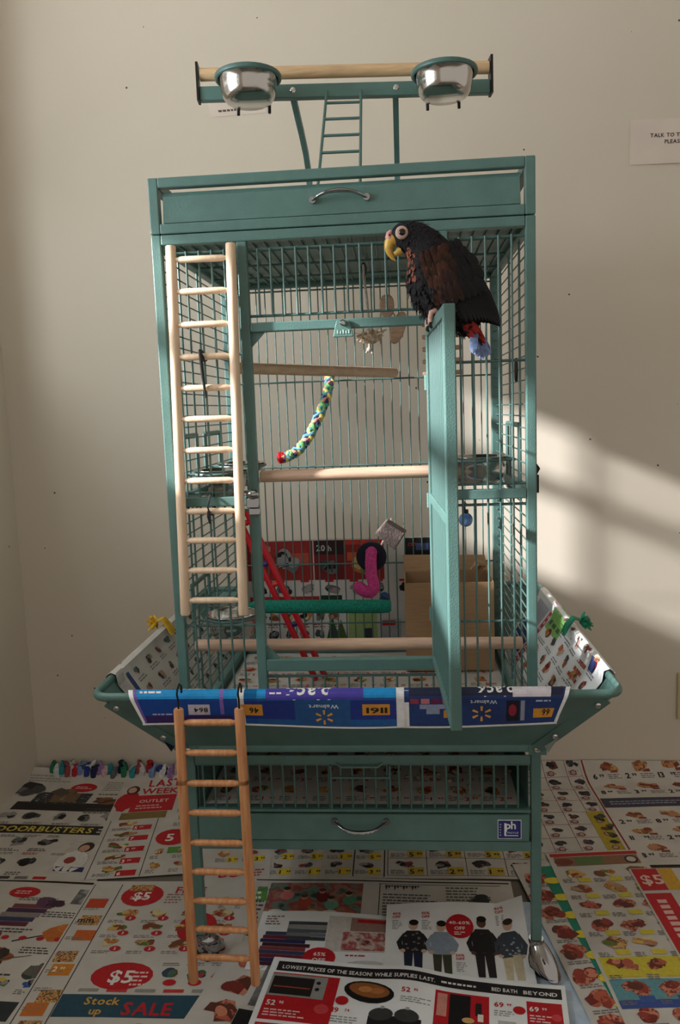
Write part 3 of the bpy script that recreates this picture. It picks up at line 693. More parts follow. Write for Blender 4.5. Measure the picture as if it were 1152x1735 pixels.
# red plastic toy ladder leaning down the cage
t = root('toy_ladder', (0.19, 0.33, 0.434), 'red plastic ladder toy leaning diagonally inside the cage', 'toy')
a0, a1 = V((0.080, 0.30, 0.775)), V((0.223, 0.30, 0.437)); off = V((-0.0215, 0.0, -0.004))
a0 = a0-(a1-a0)*0.06
for o_ in (V((0, 0, 0)), off):
    q = MB(); q.tube([a0+o_, a0.lerp(a1, .3)+o_, a0.lerp(a1, .65)+o_, a1+o_], 0.0066, 12); part(q, 'rail', RED, t, smooth=True)
rc = [(196, 18, 36), (196, 18, 36), (46, 40, 110), (196, 60, 40), (60, 58, 66), (46, 40, 110), (196, 60, 40), (225, 190, 40)]
for i in range(8):
    k = 0.07+0.12*i; p = a0.lerp(a1, k); q = MB(); q.tube([p, p+off], 0.0046, 10); q.tube([p+off*0.35, p+off*0.65], 0.0062, 10)
    part(q, 'rung', mat('toy_rung_%d' % i, rc[i], rough=0.4), t, smooth=True)

# hanging shredded ball toy
ROPE = mat('cotton_rope', (190, 180, 168), rough=0.9, scale=200, amt=0.15); SHRED = mat('shredded_palm', (214, 196, 172), rough=0.9, scale=150, rgb2=(170, 142, 116))
t = root('shredding_toy', (0.338, 0.25, 1.11), 'shredded fibre ball toy hanging on a white rope behind the lintel', 'toy')
q = MB(); q.tube([(0.330, 0.25, 1.262), (0.331, 0.25, 1.235), (0.335, 0.25, 1.20), (0.337, 0.25, 1.165), (0.338, 0.25, 1.115), (0.337, 0.25, 1.100)], [0.0028, 0.003, 0.0024, 0.0024, 0.0024, 0.003], 8); part(q, 'rope', ROPE, t, smooth=True)
q = MB(); q.tube([(0.331+0.004*math.cos(a), 0.25, 1.253+0.012*math.sin(a)) for a in [i*math.pi/8 for i in range(16)]], 0.0016, 6, closed=True); part(q, 'hook', DARKM, t, smooth=True)
q = MB(); rng = random.Random(4)
q.ball((0.340, 0.25, 1.128), (0.021, 0.017, 0.013), 14, 10)
q.v = [(x+rng.uniform(-.0022, .0022), y+rng.uniform(-.002, .002), z+rng.uniform(-.002, .002)) for x, y, z in q.v]
for i in range(46):
    a = rng.uniform(0, 6.28); e = rng.uniform(-0.5, 0.7); p = V((0.340+0.019*math.cos(a)*math.cos(e), 0.25+0.016*math.sin(a)*math.cos(e), 1.128+0.012*math.sin(e)))
    d = V((math.cos(a)*0.7+rng.uniform(-.5, .5), math.sin(a)*0.6+rng.uniform(-.5, .5), rng.uniform(-.7, .8))); q.tube([p-d*0.004, p+d*0.006, p+d*rng.uniform(0.008, 0.015)+V((0, 0, -0.002))], [0.0011, 0.0011, 0.0006], 5, flat=1.8)
part(q, 'fibre_ball', SHRED, t, smooth=False)
q = MB(); q.ball((0.337, 0.25, 1.104), (0.0055, 0.005, 0.005), 10, 6); q.tube([(0.334, 0.25, 1.104), (0.331, 0.248, 1.097)], 0.002, 6); q.tube([(0.340, 0.25, 1.103), (0.343, 0.248, 1.096)], 0.002, 6); part(q, 'knot', ROPE, t, smooth=True)
# wooden chew pieces
CHEW = mat('chewed_wood', (186, 152, 126), rough=0.8, scale=18, amt=0.12, stretch=(3, 3, 14))
t = root('wood_chew_toy', (0.395, 0.3, 1.12), 'two rounded brown wooden chew blocks hanging behind the lintel', 'toy')
for c, rx, rz, tilt in (((0.372, 0.300, 1.190), 0.0145, 0.022, 0.0), ((0.393, 0.308, 1.148), 0.0135, 0.032, -0.35)):
    q = MB(); sh = [(rx*math.cos(a)*(1 if abs(math.cos(a)) < .7 else 1), rz*math.copysign(abs(math.sin(a))**0.75, math.sin(a))) for a in [i*math.pi/12 for i in range(24)]]
    ct, st = math.cos(tilt), math.sin(tilt); P2 = [(c[0]+x*ct-z*st, c[2]+x*st+z*ct) for x, z in sh]; n = 24
    q.add([(x, c[1]-0.006, z) for x, z in P2]+[(x, c[1]+0.006, z) for x, z in P2], [tuple(range(n-1, -1, -1)), tuple(range(n, 2*n))]+[(i, (i+1) % n, (i+1) % n+n, i+n) for i in range(n)]); part(q, 'wood_block', CHEW, t, bevel=0.002)
q = MB(); q.tube([(0.372, 0.30, 1.262), (0.372, 0.30, 1.20), (0.390, 0.304, 1.165), (0.402, 0.306, 1.13)], 0.0018, 6); part(q, 'cord', ROPE, t, smooth=True)
# ladder-like bead toy half hidden behind the door
t = root('bead_toy', (0.485, 0.44, 1.06), 'hanging toy of brown wooden bars half hidden behind the open door', 'toy')
q = MB(); q.tube([(0.485, 0.44, 1.264), (0.485, 0.44, 1.05)], 0.0015, 6); part(q, 'cord', ROPE, t, smooth=True)
for i in range(5):
    z = 1.165-0.026*i; q = MB(); q.tube([(0.443, 0.44, z), (0.446, 0.44, z), (0.525, 0.44, z+0.002), (0.528, 0.44, z+0.002)], [0.0038, 0.005, 0.005, 0.0038], 10); part(q, 'wood_bar', CHEW, t, smooth=True)
# pumice block, dark ring and pink plush tube
q = MB(); P = [(0.3345, 0.739), (0.357, 0.764), (0.3965, 0.738), (0.3735, 0.704)]
q.add([(x, 0.300, z) for x, z in P]+[(x+0.004, 0.336, z+0.002) for x, z in P], [(0, 3, 2, 1), (4, 5, 6, 7)]+[(i, (i+1) % 4, (i+1) % 4+4, i+4) for i in range(4)])
tag(part(q, 'pumice_block', mat('grey_pumice', (118, 104, 100), rough=0.95, scale=160, amt=0.15, bump=0.8, bscale=260), None, bevel=0.003), 'rough grey pumice block above the dark round toy', 'toy')
t = root('plush_tube_toy', (0.325, 0.29, 0.63), 'pink plush tube drooping out of a dark blue ring', 'toy')
q = MB(); q.lathe([(0.0, 0.006), (0.026, 0.006), (0.030, 0.004), (0.0312, 0.0), (0.030, -0.004), (0.026, -0.006), (0.014, -0.006), (0.013, -0.002), (0.0, -0.002)], (0.3265, 0.296, 0.693), 30, axis='Y'); part(q, 'ring', mat('dark_navy_felt', (22, 24, 44), rough=0.95, scale=200), t, smooth=True)
PINK = mat('pink_plush', (198, 62, 132), rough=0.95, scale=220, amt=0.18, bump=0.7, bscale=350)
q = MB(); q.tube(catmull([V((0.327, 0.288, 0.706)), V((0.326, 0.272, 0.685)), V((0.327, 0.265, 0.660)), V((0.331, 0.262, 0.640)), V((0.324, 0.262, 0.628)), V((0.311, 0.262, 0.630)), V((0.303, 0.262, 0.637))], 5), [0.0118]*16+[0.0125]*15, 16); q.ball((0.302, 0.262, 0.638), 0.0118, 14, 8); q.ball((0.3275, 0.286, 0.704), 0.0118, 14, 8); part(q, 'plush_tube', PINK, t, smooth=True)
q = MB(); q.tube([(0.345, 0.301, 0.712), (0.362, 0.335, 0.738), (0.366, 0.497, 0.742)], 0.002, 6); part(q, 'cord', ROPE, t, smooth=True)
# blue acrylic bell toy beside the door
t = root('bell_toy', (0.503, 0.10, 0.78), 'small blue acrylic ball toy hanging right of the open door', 'toy')
q = MB(); q.ball((0.503, 0.10, 0.792), 0.0125, 18, 12); part(q, 'ball', mat('blue_acrylic', (70, 110, 176), rough=0.1, scale=60, rgb2=(140, 170, 215)), t, smooth=True)
q = MB(); q.tube([(0.503, 0.10, 0.803), (0.499, 0.085, 0.818), (0.497, 0.05, 0.829), (0.497, 0.013, 0.829)], 0.0022, 8); q.tube([(0.503, 0.10, 0.8), (0.503, 0.1, 0.81)], 0.005, 8); part(q, 'clip', DARKM, t, smooth=True)
# black clips
q = MB(); q.tube([(0.598, 0.140+0.006*math.cos(a), 1.050+0.019*math.sin(a)) for a in [i*math.pi/9 for i in range(18)]], 0.0026, 8, closed=True); tag(part(q, 'snap_clip', BLACKP, None, smooth=True), 'black oval snap clip on the right grille below the tail', 'clip')
q = MB(); q.box((0.6105, 0.045, 0.842), (0.621, 0.066, 0.872)); q.tube([(0.616, 0.055, 0.872), (0.622, 0.055, 0.882), (0.617, 0.055, 0.890), (0.611, 0.055, 0.884)], 0.003, 8); tag(part(q, 'hatch_latch', DARKM, None, bevel=0.001), 'dark latch outside the right cage corner at mid height', 'latch')
# cardboard box
t = root('cardboard_box', (0.48, 0.41, 0.432), 'open brown cardboard box standing in the back right of the cage', 'box')
x0, x1, y0, y1, z0, z1 = 0.392, 0.578, 0.345, 0.475, 0.4345, 0.625; w_ = 0.0025
q = MB(); q.box((x0, y0, z0), (x1, y0+w_, z1)); q.box((x0, y1-w_, z0), (x1, y1, z1)); q.box((x0, y0+w_, z0), (x0+w_, y1-w_, z1)); q.box((x1-w_, y0+w_, z0), (x1, y1-w_, z1)); q.box((x0+w_, y0+w_, z0), (x1-w_, y1-w_, z0+w_)); part(q, 'box_body', CARD, t)
q = MB(); q.hexa([(x0, y1-w_, z1), (x1, y1-w_, z1), (x1, y1, z1), (x0, y1, z1)], [(x0-0.002, y1+0.012, z1+0.035), (x1-0.004, y1+0.012, z1+0.031), (x1-0.004, y1+0.0145, z1+0.031), (x0-0.002, y1+0.0145, z1+0.035)]); part(q, 'flap', CARD, t)
q = MB(); q.tube([(0.552, 0.44, 0.63), (0.566, 0.43, 0.648), (0.552, 0.425, 0.652), (0.540, 0.43, 0.636)], [0.006, 0.010, 0.009, 0.004], 6); part(q, 'torn_flap', CARD, t)

# ================================================================== WALL FITTINGS
S = Sheet(lambda u, v, o: V((0.964+u*0.999+v*0.008, YB-0.0015-o-0.004*abs(math.sin(u*9))*(v/0.1 < 0.2), 1.558+v-u*0.02)), 0.24, 0.104)
S.text('TALK TO THE', 0.048, 0.062, 0.0125, (70, 58, 48), bold=1); S.text('PLEASE', 0.082, 0.047, 0.0125, (70, 58, 48), bold=1)
S.build('paper_sign', SIGN, 'white paper notice in capital letters taped to the wall right of the cage', 'notice')
S = Sheet(lambda u, v, o: V((-0.062+u+v*-0.22, YB-0.0015-o, 1.732+v+u*0.02)), 0.142, 0.055)
S.greek(0.022, 0.008, 0.105, 0.010, 1, (96, 84, 74), fill=0.5, rag=0.0)
S.build('paper_sign', SIGN, 'white paper slip on the wall behind the left play-top cup', 'notice')
t = root('wall_outlet', (1.14, YB, 0.15), 'ivory wall plate low on the wall at the right edge', 'wall plate')
q = MB(); q.box((1.099, YB-0.006, 0.150), (1.175, YB, 0.278)); part(q, 'cover_plate', mat('ivory_plastic', (206, 190, 140), rough=0.4, scale=10, amt=0.03), t, bevel=0.003)
for z in (0.190, 0.238):
    q = MB(); q.box((1.121, YB-0.008, z-0.014), (1.153, YB-0.006, z+0.014)); part(q, 'socket', mat('ivory_plastic', (206, 190, 140)), t, bevel=0.002)

# ================================================================== PARROT
def bp(px, py, dy=0.0):
    return V((0.381+0.000828*(px-656)-0.00002*(py-408), -0.13+dy, 1.226-0.00082*(py-408)-0.0000417*(px-656)))
bird = root('parrot', (0.452, -0.13, 1.116), 'black and bronze parrot with yellow beak perched on the open cage door', 'parrot')
BLK = mat('black_plumage', (11, 10, 13), rough=0.8, scale=160, rgb2=(24, 20, 27), bump=0.9, bscale=330, spec=0.3)
BRZ = mat('bronze_plumage', (84, 52, 38), rough=0.75, scale=110, rgb2=(40, 25, 22), spec=0.3)
WNG = mat('dark_flight_plumage', (9, 8, 11), rough=0.65, scale=60, rgb2=(15, 14, 22), spec=0.35)
BRD = mat('dark_bronze_plumage', (56, 34, 28), rough=0.7, scale=70, rgb2=(34, 22, 22), spec=0.3)
BLU = mat('violet_blue_plumage', (38, 40, 96), rough=0.6, scale=60, amt=0.15)
TBL = mat('pale_blue_tail', (150, 172, 212), rough=0.6, scale=150, rgb2=(88, 108, 160))
REDF = mat('red_undertail', (176, 34, 22), rough=0.7, scale=80, rgb2=(120, 30, 20)); ORF = mat('orange_throat', (150, 88, 60), rough=0.85, scale=160, rgb2=(104, 52, 38))
rings = [((663, 397), 6, 7), ((668, 397), 15, 12), ((678, 397), 22.5, 18), ((693, 400), 27.5, 23), ((709, 407), 31, 26), ((723, 421), 36, 30), ((731, 438), 45, 37), ((738, 457), 53, 43), ((745, 477), 56, 47),
         ((753, 498), 54, 47), ((763, 517), 45, 43), ((778, 533), 30, 34), ((790, 546), 20, 24), ((800, 556), 13, 15), ((806, 562), 6, 8)]
q = MB(); n = 28; vs = []; cen = [bp(*r[0]) for r in rings]
for i, (c, rp, rl) in enumerate(rings):
    d = (cen[min(i+1, len(cen)-1)]-cen[max(i-1, 0)]).normalized(); nrm = V((d.z, 0, -d.x))
    if nrm.z < 0: nrm = -nrm
    for k in range(n):
        a = 2*math.pi*k/n; vs.append(cen[i]+nrm*math.cos(a)*rp*0.00082+V((0, 1, 0))*math.sin(a)*rl*0.00080)
fs = [(i*n+k, i*n+(k+1) % n, (i+1)*n+(k+1) % n, (i+1)*n+k) for i in range(len(rings)-1) for k in range(n)]
fs += [tuple(range(n-1, -1, -1)), tuple((len(rings)-1)*n+k for k in range(n))]
# thighs are grown from the same surface: two short lobes that run down to the perch
q.add(vs, fs)
body = part(q, 'body', BLK, bird, smooth=True)
sd = body.modifiers.new('subsurf', 'SUBSURF'); sd.levels = 1; sd.render_levels = 1
rng = random.Random(9)
def feather(q, base, tip, w, up, mi=0, curl=0.0):
    base, tip, up = V(base), V(tip), V(up); d = tip-base; L = d.length; d.normalize(); s = d.cross(up).normalized(); up = s.cross(d).normalized()
    prof = [(0.0, 0.30), (0.2, 0.85), (0.5, 1.0), (0.78, 0.86), (0.93, 0.5), (1.0, 0.08)]; vs = []
    for t, k in prof:
        p = base+d*L*t-up*curl*L*t*t
        vs += [p-s*w*k*0.5-up*w*0.10*k, p+up*w*0.07, p+s*w*k*0.5-up*w*0.10*k]
    fs = []
    for i in range(len(prof)-1):
        o = i*3; fs += [(o, o+3, o+4, o+1), (o+1, o+4, o+5, o+2)]
    q.add(vs, fs, mi)
def surf(i_f, a):
    """point and outward normal on the body; i_f ring (float), a angle (0 = back, pi = breast, -pi/2 = viewer side)"""
    i = int(min(max(i_f, 0), len(rings)-1.001)); t = i_f-i
    c = cen[i].lerp(cen[i+1], t); d = (cen[min(i+2, len(cen)-1)]-cen[max(i-1, 0)]).normalized(); nrm = V((d.z, 0, -d.x))
    if nrm.z < 0: nrm = -nrm
    rp = lerp(rings[i][1], rings[i+1][1], t)*0.00082; rl = lerp(rings[i][2], rings[i+1][2], t)*0.0008
    p = c+nrm*math.cos(a)*rp+V((0, 1, 0))*math.sin(a)*rl
    return p, (nrm*math.cos(a)/max(rp, .003)+V((0, 1, 0))*math.sin(a)/max(rl, .003)).normalized(), d
# shaggy breast, head and neck plumage
q = MB()
for k in range(900):
    i_f = rng.uniform(1.4, 12.6); a = rng.uniform(-math.pi, math.pi)
    p, nn, d = surf(i_f, a); L = rng.uniform(0.006, 0.011)*(0.55 if i_f < 5 else 1.0)
    dirv = (d*0.9+nn*rng.uniform(0.12, 0.5)+V((rng.uniform(-.2, .2), rng.uniform(-.2, .2), rng.uniform(-.35, .05)))).normalized()
    feather(q, p-nn*0.001, p+dirv*L, L*0.62, nn)
part(q, 'plumage', BLK, bird)['kind'] = 'stuff'
q = MB()
for k in range(150):
    i_f = rng.uniform(3.4, 7.0); a = math.pi+rng.uniform(-0.25, 0.80)
    p, nn, d = surf(i_f, a); L = rng.uniform(0.006, 0.010); dirv = (d*0.6+nn*rng.uniform(0.2, 0.5)+V((0, rng.uniform(-.25, .25), -0.3))).normalized(); feather(q, p, p+dirv*L, L*0.55, nn, 0 if i_f < 5.6 else (0 if rng.random() < .4 else 1))
part(q, 'throat_plumage', [ORF, BLK], bird)
# wings: bronze coverts over long dark flight feathers
for sgn, nm in ((-1, 'wing'), (1, 'wing')):
    q = MB()
    def wp(px, py, lift=0.0): return bp(px, py, sgn*(0.030+lift))
    # flight feathers
    for j in range(11):
        t = j/10; b0 = wp(lerp(752, 792, t), lerp(478, 448, t), 0.004+0.002*(1-t)); tp = bp(lerp(790, 850, t**0.8), lerp(548, 553, t)-6*math.sin(t*3.1), sgn*lerp(0.030, 0.006, t))
        feather(q, b0, tp, 0.017, (0, sgn, 0.15), 1, 0.06)
    for j in range(7):   # blue edge
        t = j/6; b0 = wp(lerp(718, 742, t), lerp(462, 476, t), 0.006); feather(q, b0, wp(lerp(728, 772, t), lerp(498, 530, t), 0.002), 0.012, (0, sgn, 0.1), 2 if j % 3 == 1 else 1, 0.05)
    # covert rows
    for row, (ax, ay, bx_, by_, L, w) in enumerate(((736, 492, 800, 470, 0.030, 0.014), (728, 474, 796, 452, 0.026, 0.0135), (722, 458, 788, 438, 0.023, 0.013), (716, 446, 778, 426, 0.020, 0.012), (714, 434, 766, 417, 0.017, 0.011))):
        for j in range(9-row//2):
            t = j/(8-row//2); px = lerp(ax, bx_, t)+rng.uniform(-2, 2); py = lerp(ay, by_, t)+rng.uniform(-2, 2)
            b0 = wp(px, py, 0.006+0.0022*row+0.006*math.sin(min(1, t*1.15)*math.pi)); ang = lerp(1.35, 0.95, t)
            tp = b0+V((math.cos(ang)*L, sgn*-0.003, -math.sin(ang)*L)); feather(q, b0, tp, w, (0, sgn, 0.25), 0 if t < 0.35+0.10*row-0.12*(row == 0) and rng.random() < 0.9 else 1 if t > 0.62 else 3, 0.10)
    part(q, nm, [BRZ, WNG, BLU, BRD], bird, smooth=True)
# tail
q = MB()
for j in range(7):
    t = j/6-0.5; feather(q, bp(800, 545, t*0.018), bp(820+t*4, 584, t*0.026), 0.014, (0.8, -0.3, 0.5), 0, 0.02)
part(q, 'tail_coverts', WNG, bird, smooth=True)
q = MB()
for j in range(8):
    t = j/7-0.5; feather(q, bp(806+t*6, 558, t*0.022-0.004), bp(818+t*34, 608-abs(t)*18, t*0.034-0.004), 0.0125, (-0.3, -0.9, 0.1), 0, 0.03)
part(q, 'tail', TBL, bird, smooth=True)
q = MB()
for j in range(18):
    b0 = bp(rng.uniform(776, 798), rng.uniform(540, 556), rng.uniform(-0.020, 0.006)); k = rng.random(); feather(q, b0, b0+V((0.012+0.010*k, -0.002, -0.012-0.014*k)), 0.009, (-0.4, -0.8, -0.2), 0)
part(q, 'undertail', REDF, bird, smooth=True)
# face
ex, ey = 681, 398
ec = bp(ex, ey, -0.0176)
for sgn in (-1, 1):
    c = V((ec.x, -0.13+sgn*0.0182, ec.z))
    q = MB(); q.lathe([(0.0, sgn*0.0012), (0.0042, sgn*0.0020), (0.0075, sgn*0.0012), (0.0090, -sgn*0.0004), (0.0092, -sgn*0.003)], tuple(c), 22, axis='Y'); part(q, 'eye_ring', mat('bare_eye_skin', (188, 160, 150), rough=0.7, scale=300, amt=0.08), bird, smooth=True)
    q = MB(); q.ball(c+V((0.0004, sgn*0.0006, 0)), (0.0052, 0.0032, 0.0052), 16, 10); eye = part(q, 'eye', mat('dark_eye', (26, 14, 10), rough=0.08, scale=100), bird, smooth=True)
BEAK = mat('yellow_beak', (214, 174, 74), rough=0.35, scale=90, rgb2=(190, 140, 60))
ub = [(bp(671, 404), 0.0098, 0.0082), (bp(664, 406), 0.0098, 0.0084), (bp(659.5, 412), 0.0076, 0.0072), (bp(658.5, 420), 0.0062, 0.0056), (bp(660.5, 428), 0.0047, 0.0042), (bp(665, 436), 0.0030, 0.0028), (bp(670.5, 441), 0.0007, 0.0007)]
def shell(name, secs, m, n=14):
    q = MB(); vs = []
    for i, (c, ra, rl) in enumerate(secs):
        d = (secs[min(i+1, len(secs)-1)][0]-secs[max(i-1, 0)][0]).normalized(); nrm = V((d.z, 0, -d.x))
        for k in range(n):
            a = 2*math.pi*k/n; vs.append(c+nrm*math.cos(a)*ra+V((0, 1, 0))*math.sin(a)*rl)
    fs = [(i*n+k, i*n+(k+1) % n, (i+1)*n+(k+1) % n, (i+1)*n+k) for i in range(len(secs)-1) for k in range(n)]; q.add(vs, fs); return part(q, name, m, bird, smooth=True)
shell('upper_beak', ub, BEAK)
shell('lower_beak', [(bp(680, 424), 0.0068, 0.0070), (bp(674, 427), 0.0056, 0.0062), (bp(669.5, 428.5), 0.0036, 0.0048), (bp(666.5, 427), 0.0012, 0.0025)], mat('dull_yellow_beak', (188, 150, 70), rough=0.4, scale=90, amt=0.1))
shell('cere', [(bp(664, 392), 0.0035, 0.0050), (bp(660.5, 396), 0.0052, 0.0078), (bp(659.5, 402), 0.0060, 0.0086), (bp(661, 406), 0.0052, 0.0082)], mat('pink_cere', (206, 150, 142), rough=0.6, scale=200, amt=0.1))
for sgn in (-1, 1):
    q = MB(); q.ball(bp(660, 400, sgn*0.0078), (0.0018, 0.0012, 0.0018), 10, 6); part(q, 'nostril', mat('nostril_red', (120, 50, 46), rough=0.7), bird, smooth=True)
# feet on the door's top rail
SKIN = mat('pinkish_foot_skin', (206, 164, 150), rough=0.7, scale=180, amt=0.14, bump=0.5, bscale=500)
def foot(y):
    s = -(y+0.002); c = dp(s, 0, DZ1); q = MB()
    q.tube([c+V((0.012, 0, 0.034)), c+V((0.006, 0, 0.018)), c+V((0.001, 0, 0.0075))], [0.0075, 0.0062, 0.0055], 12); q.ball(c+V((0, 0, 0.0065)), (0.007, 0.007, 0.0055), 12, 8)
    for dy in (-0.0072, 0.0062):
        q.tube([c+V((0.001, dy*0.4, 0.0068)), c+V((-0.005, dy*0.9, 0.0072)), c+V((-0.0102, dy*1.1, 0.0050)), c+V((-0.0122, dy*1.2, -0.0035)), c+V((-0.0116, dy*1.25, -0.0085))], [0.0045, 0.0042, 0.0040, 0.0036, 0.0028], 10)
    for dy in (-0.0068, 0.0068):
        q.tube([c+V((-0.001, dy*0.4, 0.0068)), c+V((0.006, dy*0.9, 0.0072)), c+V((0.0106, dy*1.05, 0.0042)), c+V((0.0116, dy*1.15, -0.0065))], [0.0045, 0.0042, 0.0038, 0.0028], 10)
    f_ = part(q, 'foot', SKIN, bird, smooth=True); q = MB()
    for dy in (-0.0072, 0.0062): q.tube([c+V((-0.0116, dy*1.25, -0.0078)), c+V((-0.0118, dy*1.28, -0.0125)), c+V((-0.0088, dy*1.28, -0.0160))], [0.0025, 0.0018, 0.0004], 8)
    for dy in (-0.0068, 0.0068): q.tube([c+V((0.0116, dy*1.15, -0.006)), c+V((0.0116, dy*1.2, -0.011)), c+V((0.009, dy*1.2, -0.014))], [0.0025, 0.0018, 0.0004], 8)
    part(q, 'claws', BLACKP, f_, smooth=True)
foot(-0.098); foot(-0.152)

#PART3
# ================================================================== NEWSPAPERS
BK, RD, YL, NV, TE, GR, WH, GY = (34, 32, 34), (186, 28, 38), (226, 196, 50), (38, 50, 104), (30, 138, 124), (92, 150, 70), (232, 230, 226), (120, 118, 116)
MEAT = [(150, 60, 48), (182, 92, 70), (120, 44, 40), (206, 132, 104), (96, 52, 40)]
FOOD = [(184, 120, 66), (150, 60, 44), (206, 170, 96), (98, 118, 56), (120, 72, 48), (214, 196, 150), (170, 140, 110)]
TECH = [(36, 36, 40), (70, 70, 76), (110, 108, 110), (24, 24, 28), (150, 146, 144)]
CLOTH = [(96, 40, 60), (56, 60, 96), (140, 132, 128), (70, 44, 74), (120, 66, 70)]
TOYS = [(176, 40, 44), (50, 90, 160), (214, 180, 60), (60, 60, 66), (90, 140, 90)]
pFOOD = picture('food', [(90, 42, 34), (168, 92, 54), (214, 176, 110), (120, 62, 44), (88, 108, 52)], 150)
pMEAT = picture('meat', [(92, 34, 34), (150, 58, 50), (206, 140, 112), (126, 46, 42)], 130)
pTECH = picture('gadgets', [(22, 22, 26), (60, 60, 66), (34, 34, 38), (150, 148, 146)], 130)
pTOWEL = picture('towels', [(70, 66, 74), (140, 132, 130), (96, 34, 50), (44, 50, 92)], 18, 0)
pKIDS = picture('children', [(60, 88, 84), (160, 120, 104), (150, 60, 64), (96, 130, 118), (52, 50, 54)], 26)
pBED = picture('bedding', [(120, 40, 44), (206, 190, 180), (160, 60, 62), (190, 176, 168)], 40)
pGREY = picture('grey_photo', [(70, 70, 72), (130, 130, 130), (90, 90, 92), (168, 168, 166)], 30)
def wav(x, y):
    return 0.0010*math.sin(9*x+1.3)*math.cos(8*y+0.5)+0.0007*math.sin(19*x+12*y)+4.2*max(0.0, y-0.690)**2
def floor_sheet(x0, y0, w, h, rot, lay, lift=None):
    c, s = math.cos(math.radians(rot)), math.sin(math.radians(rot))
    def e(u, v, o):
        x = x0+u*c-v*s; y = min(y0+u*s+v*c, YB-0.004); y = min(y, YB-0.004)
        z = 0.0028+0.0012*lay+wav(x, y)+o
        if lift: z += lift(u, v)
        return V((x, y, z))
    return Sheet(e, w, h)
def cells(S, x, y, w, h, nx, ny, cols, price=None, pc=BK, tagc=None, pic=None, frame=None, lay=1, prices=('299', '399', '199', '599', '149')):
    r = S.rng; cw, ch = w/nx, h/ny
    for j in range(ny):
        for i in range(nx):
            cx, cy = x+i*cw, y+j*ch
            if frame:
                S.rect(cx, cy, cw, 0.0012, frame, lay); S.rect(cx, cy, 0.0012, ch, frame, lay)
            S.product(cx+cw*0.08, cy+ch*0.40, cw*0.62, ch*0.52, cols, n=r.choice((3, 4, 5)), lay=lay+1, pic=pic if r.random() < 0.6 else None)
            S.greek(cx+cw*0.08, cy+ch*0.08, cw*0.46, ch*0.26, 3, (110, 106, 104), lay+1)
            if price:
                px, py = cx+cw*0.56, cy+ch*0.10; sz = min(cw*0.30, ch*0.36)
                if tagc: S.rect(px-0.003, py-0.003, cw*0.40, sz+0.004, tagc, lay+1)
                S.price(prices[r.randrange(len(prices))], px, py, sz, pc)
FLY = 'advertising flyers spread over the floor'
# doorbuster flyer, back left
S = floor_sheet(-0.745, 0.262, 0.46, 0.50, -2.0, 1)
S.rect(0.10, 0.300, 0.31, 0.042, BK, 1, sk=0.0); S.rect(0.135, 0.335, 0.15, 0.06, pTECH, 1)
S.product(0.02, 0.35, 0.15, 0.10, TECH, 6); S.product(0.15, 0.34, 0.12, 0.09, [(160, 150, 140), (90, 80, 74), (120, 96, 70)], 6, lay=3); S.product(0.28, 0.335, 0.11, 0.05, [(130, 84, 60), (90, 60, 48)], 4, lay=3)
S.ell(0.245, 0.425, 0.036, 0.024, RD, 3); S.greek(0.222, 0.417, 0.046, 0.018, 2, (230, 200, 196), 4)
for i in range(6): S.product(0.015+0.068*i, 0.243, 0.055, 0.05, TECH, 4)
S.greek(0.30, 0.29, 0.10, 0.03, 3)
S.rect(0.0, 0.190, 0.458, 0.040, BK, 1); S.text('DOORBUSTERS', 0.118, 0.1975, 0.034, (206, 186, 84), fit=0.245); S.greek(0.375, 0.197, 0.075, 0.026, 2, (190, 188, 186), 3)
for i in range(4): S.product(0.02+0.075*i, 0.130, 0.062, 0.045, TECH, 4); S.greek(0.02+0.075*i, 0.112, 0.055, 0.014, 2)
for i in range(4): S.product(0.03+0.07*i, 0.040, 0.055, 0.055, TECH, 4, pic=pTECH); S.greek(0.03+0.07*i, 0.018, 0.05, 0.014, 2)
S.rect(0.335, 0.035, 0.085, 0.13, (196, 190, 184), 1); S.ell(0.38, 0.135, 0.018, 0.022, (60, 44, 40), 3); S.ell(0.377, 0.130, 0.012, 0.015, (196, 150, 128), 4); S.ell(0.37, 0.075, 0.035, 0.045, (216, 212, 210), 3); S.ell(0.365, 0.08, 0.013, 0.014, (150, 60, 56), 4); S.rect(0.345, 0.036, 0.07, 0.018, NV, 3)
for i in range(5): S.greek(0.02+0.075*i, 0.232, 0.05, 0.010, 2); S.greek(0.025+0.06*i, 0.172, 0.045, 0.012, 2); S.greek(0.03+0.07*i, 0.098, 0.05, 0.010, 2, RD if i % 2 else GY)
S.greek(0.30, 0.41, 0.14, 0.05, 5, (150, 146, 142)); S.greek(0.30, 0.385, 0.12, 0.014, 1, (110, 106, 104)); S.greek(0.04, 0.45, 0.16, 0.03, 3, (150, 146, 142))
for i in range(8): S.rect(0.02+0.042*i, 0.004, 0.030, 0.010, [(120, 116, 112), RD, (70, 66, 66)][i % 3], 2)
S.build('flyer', PAPER, 'flyer headed DOORBUSTERS in yellow on black at the back left', group=FLY)
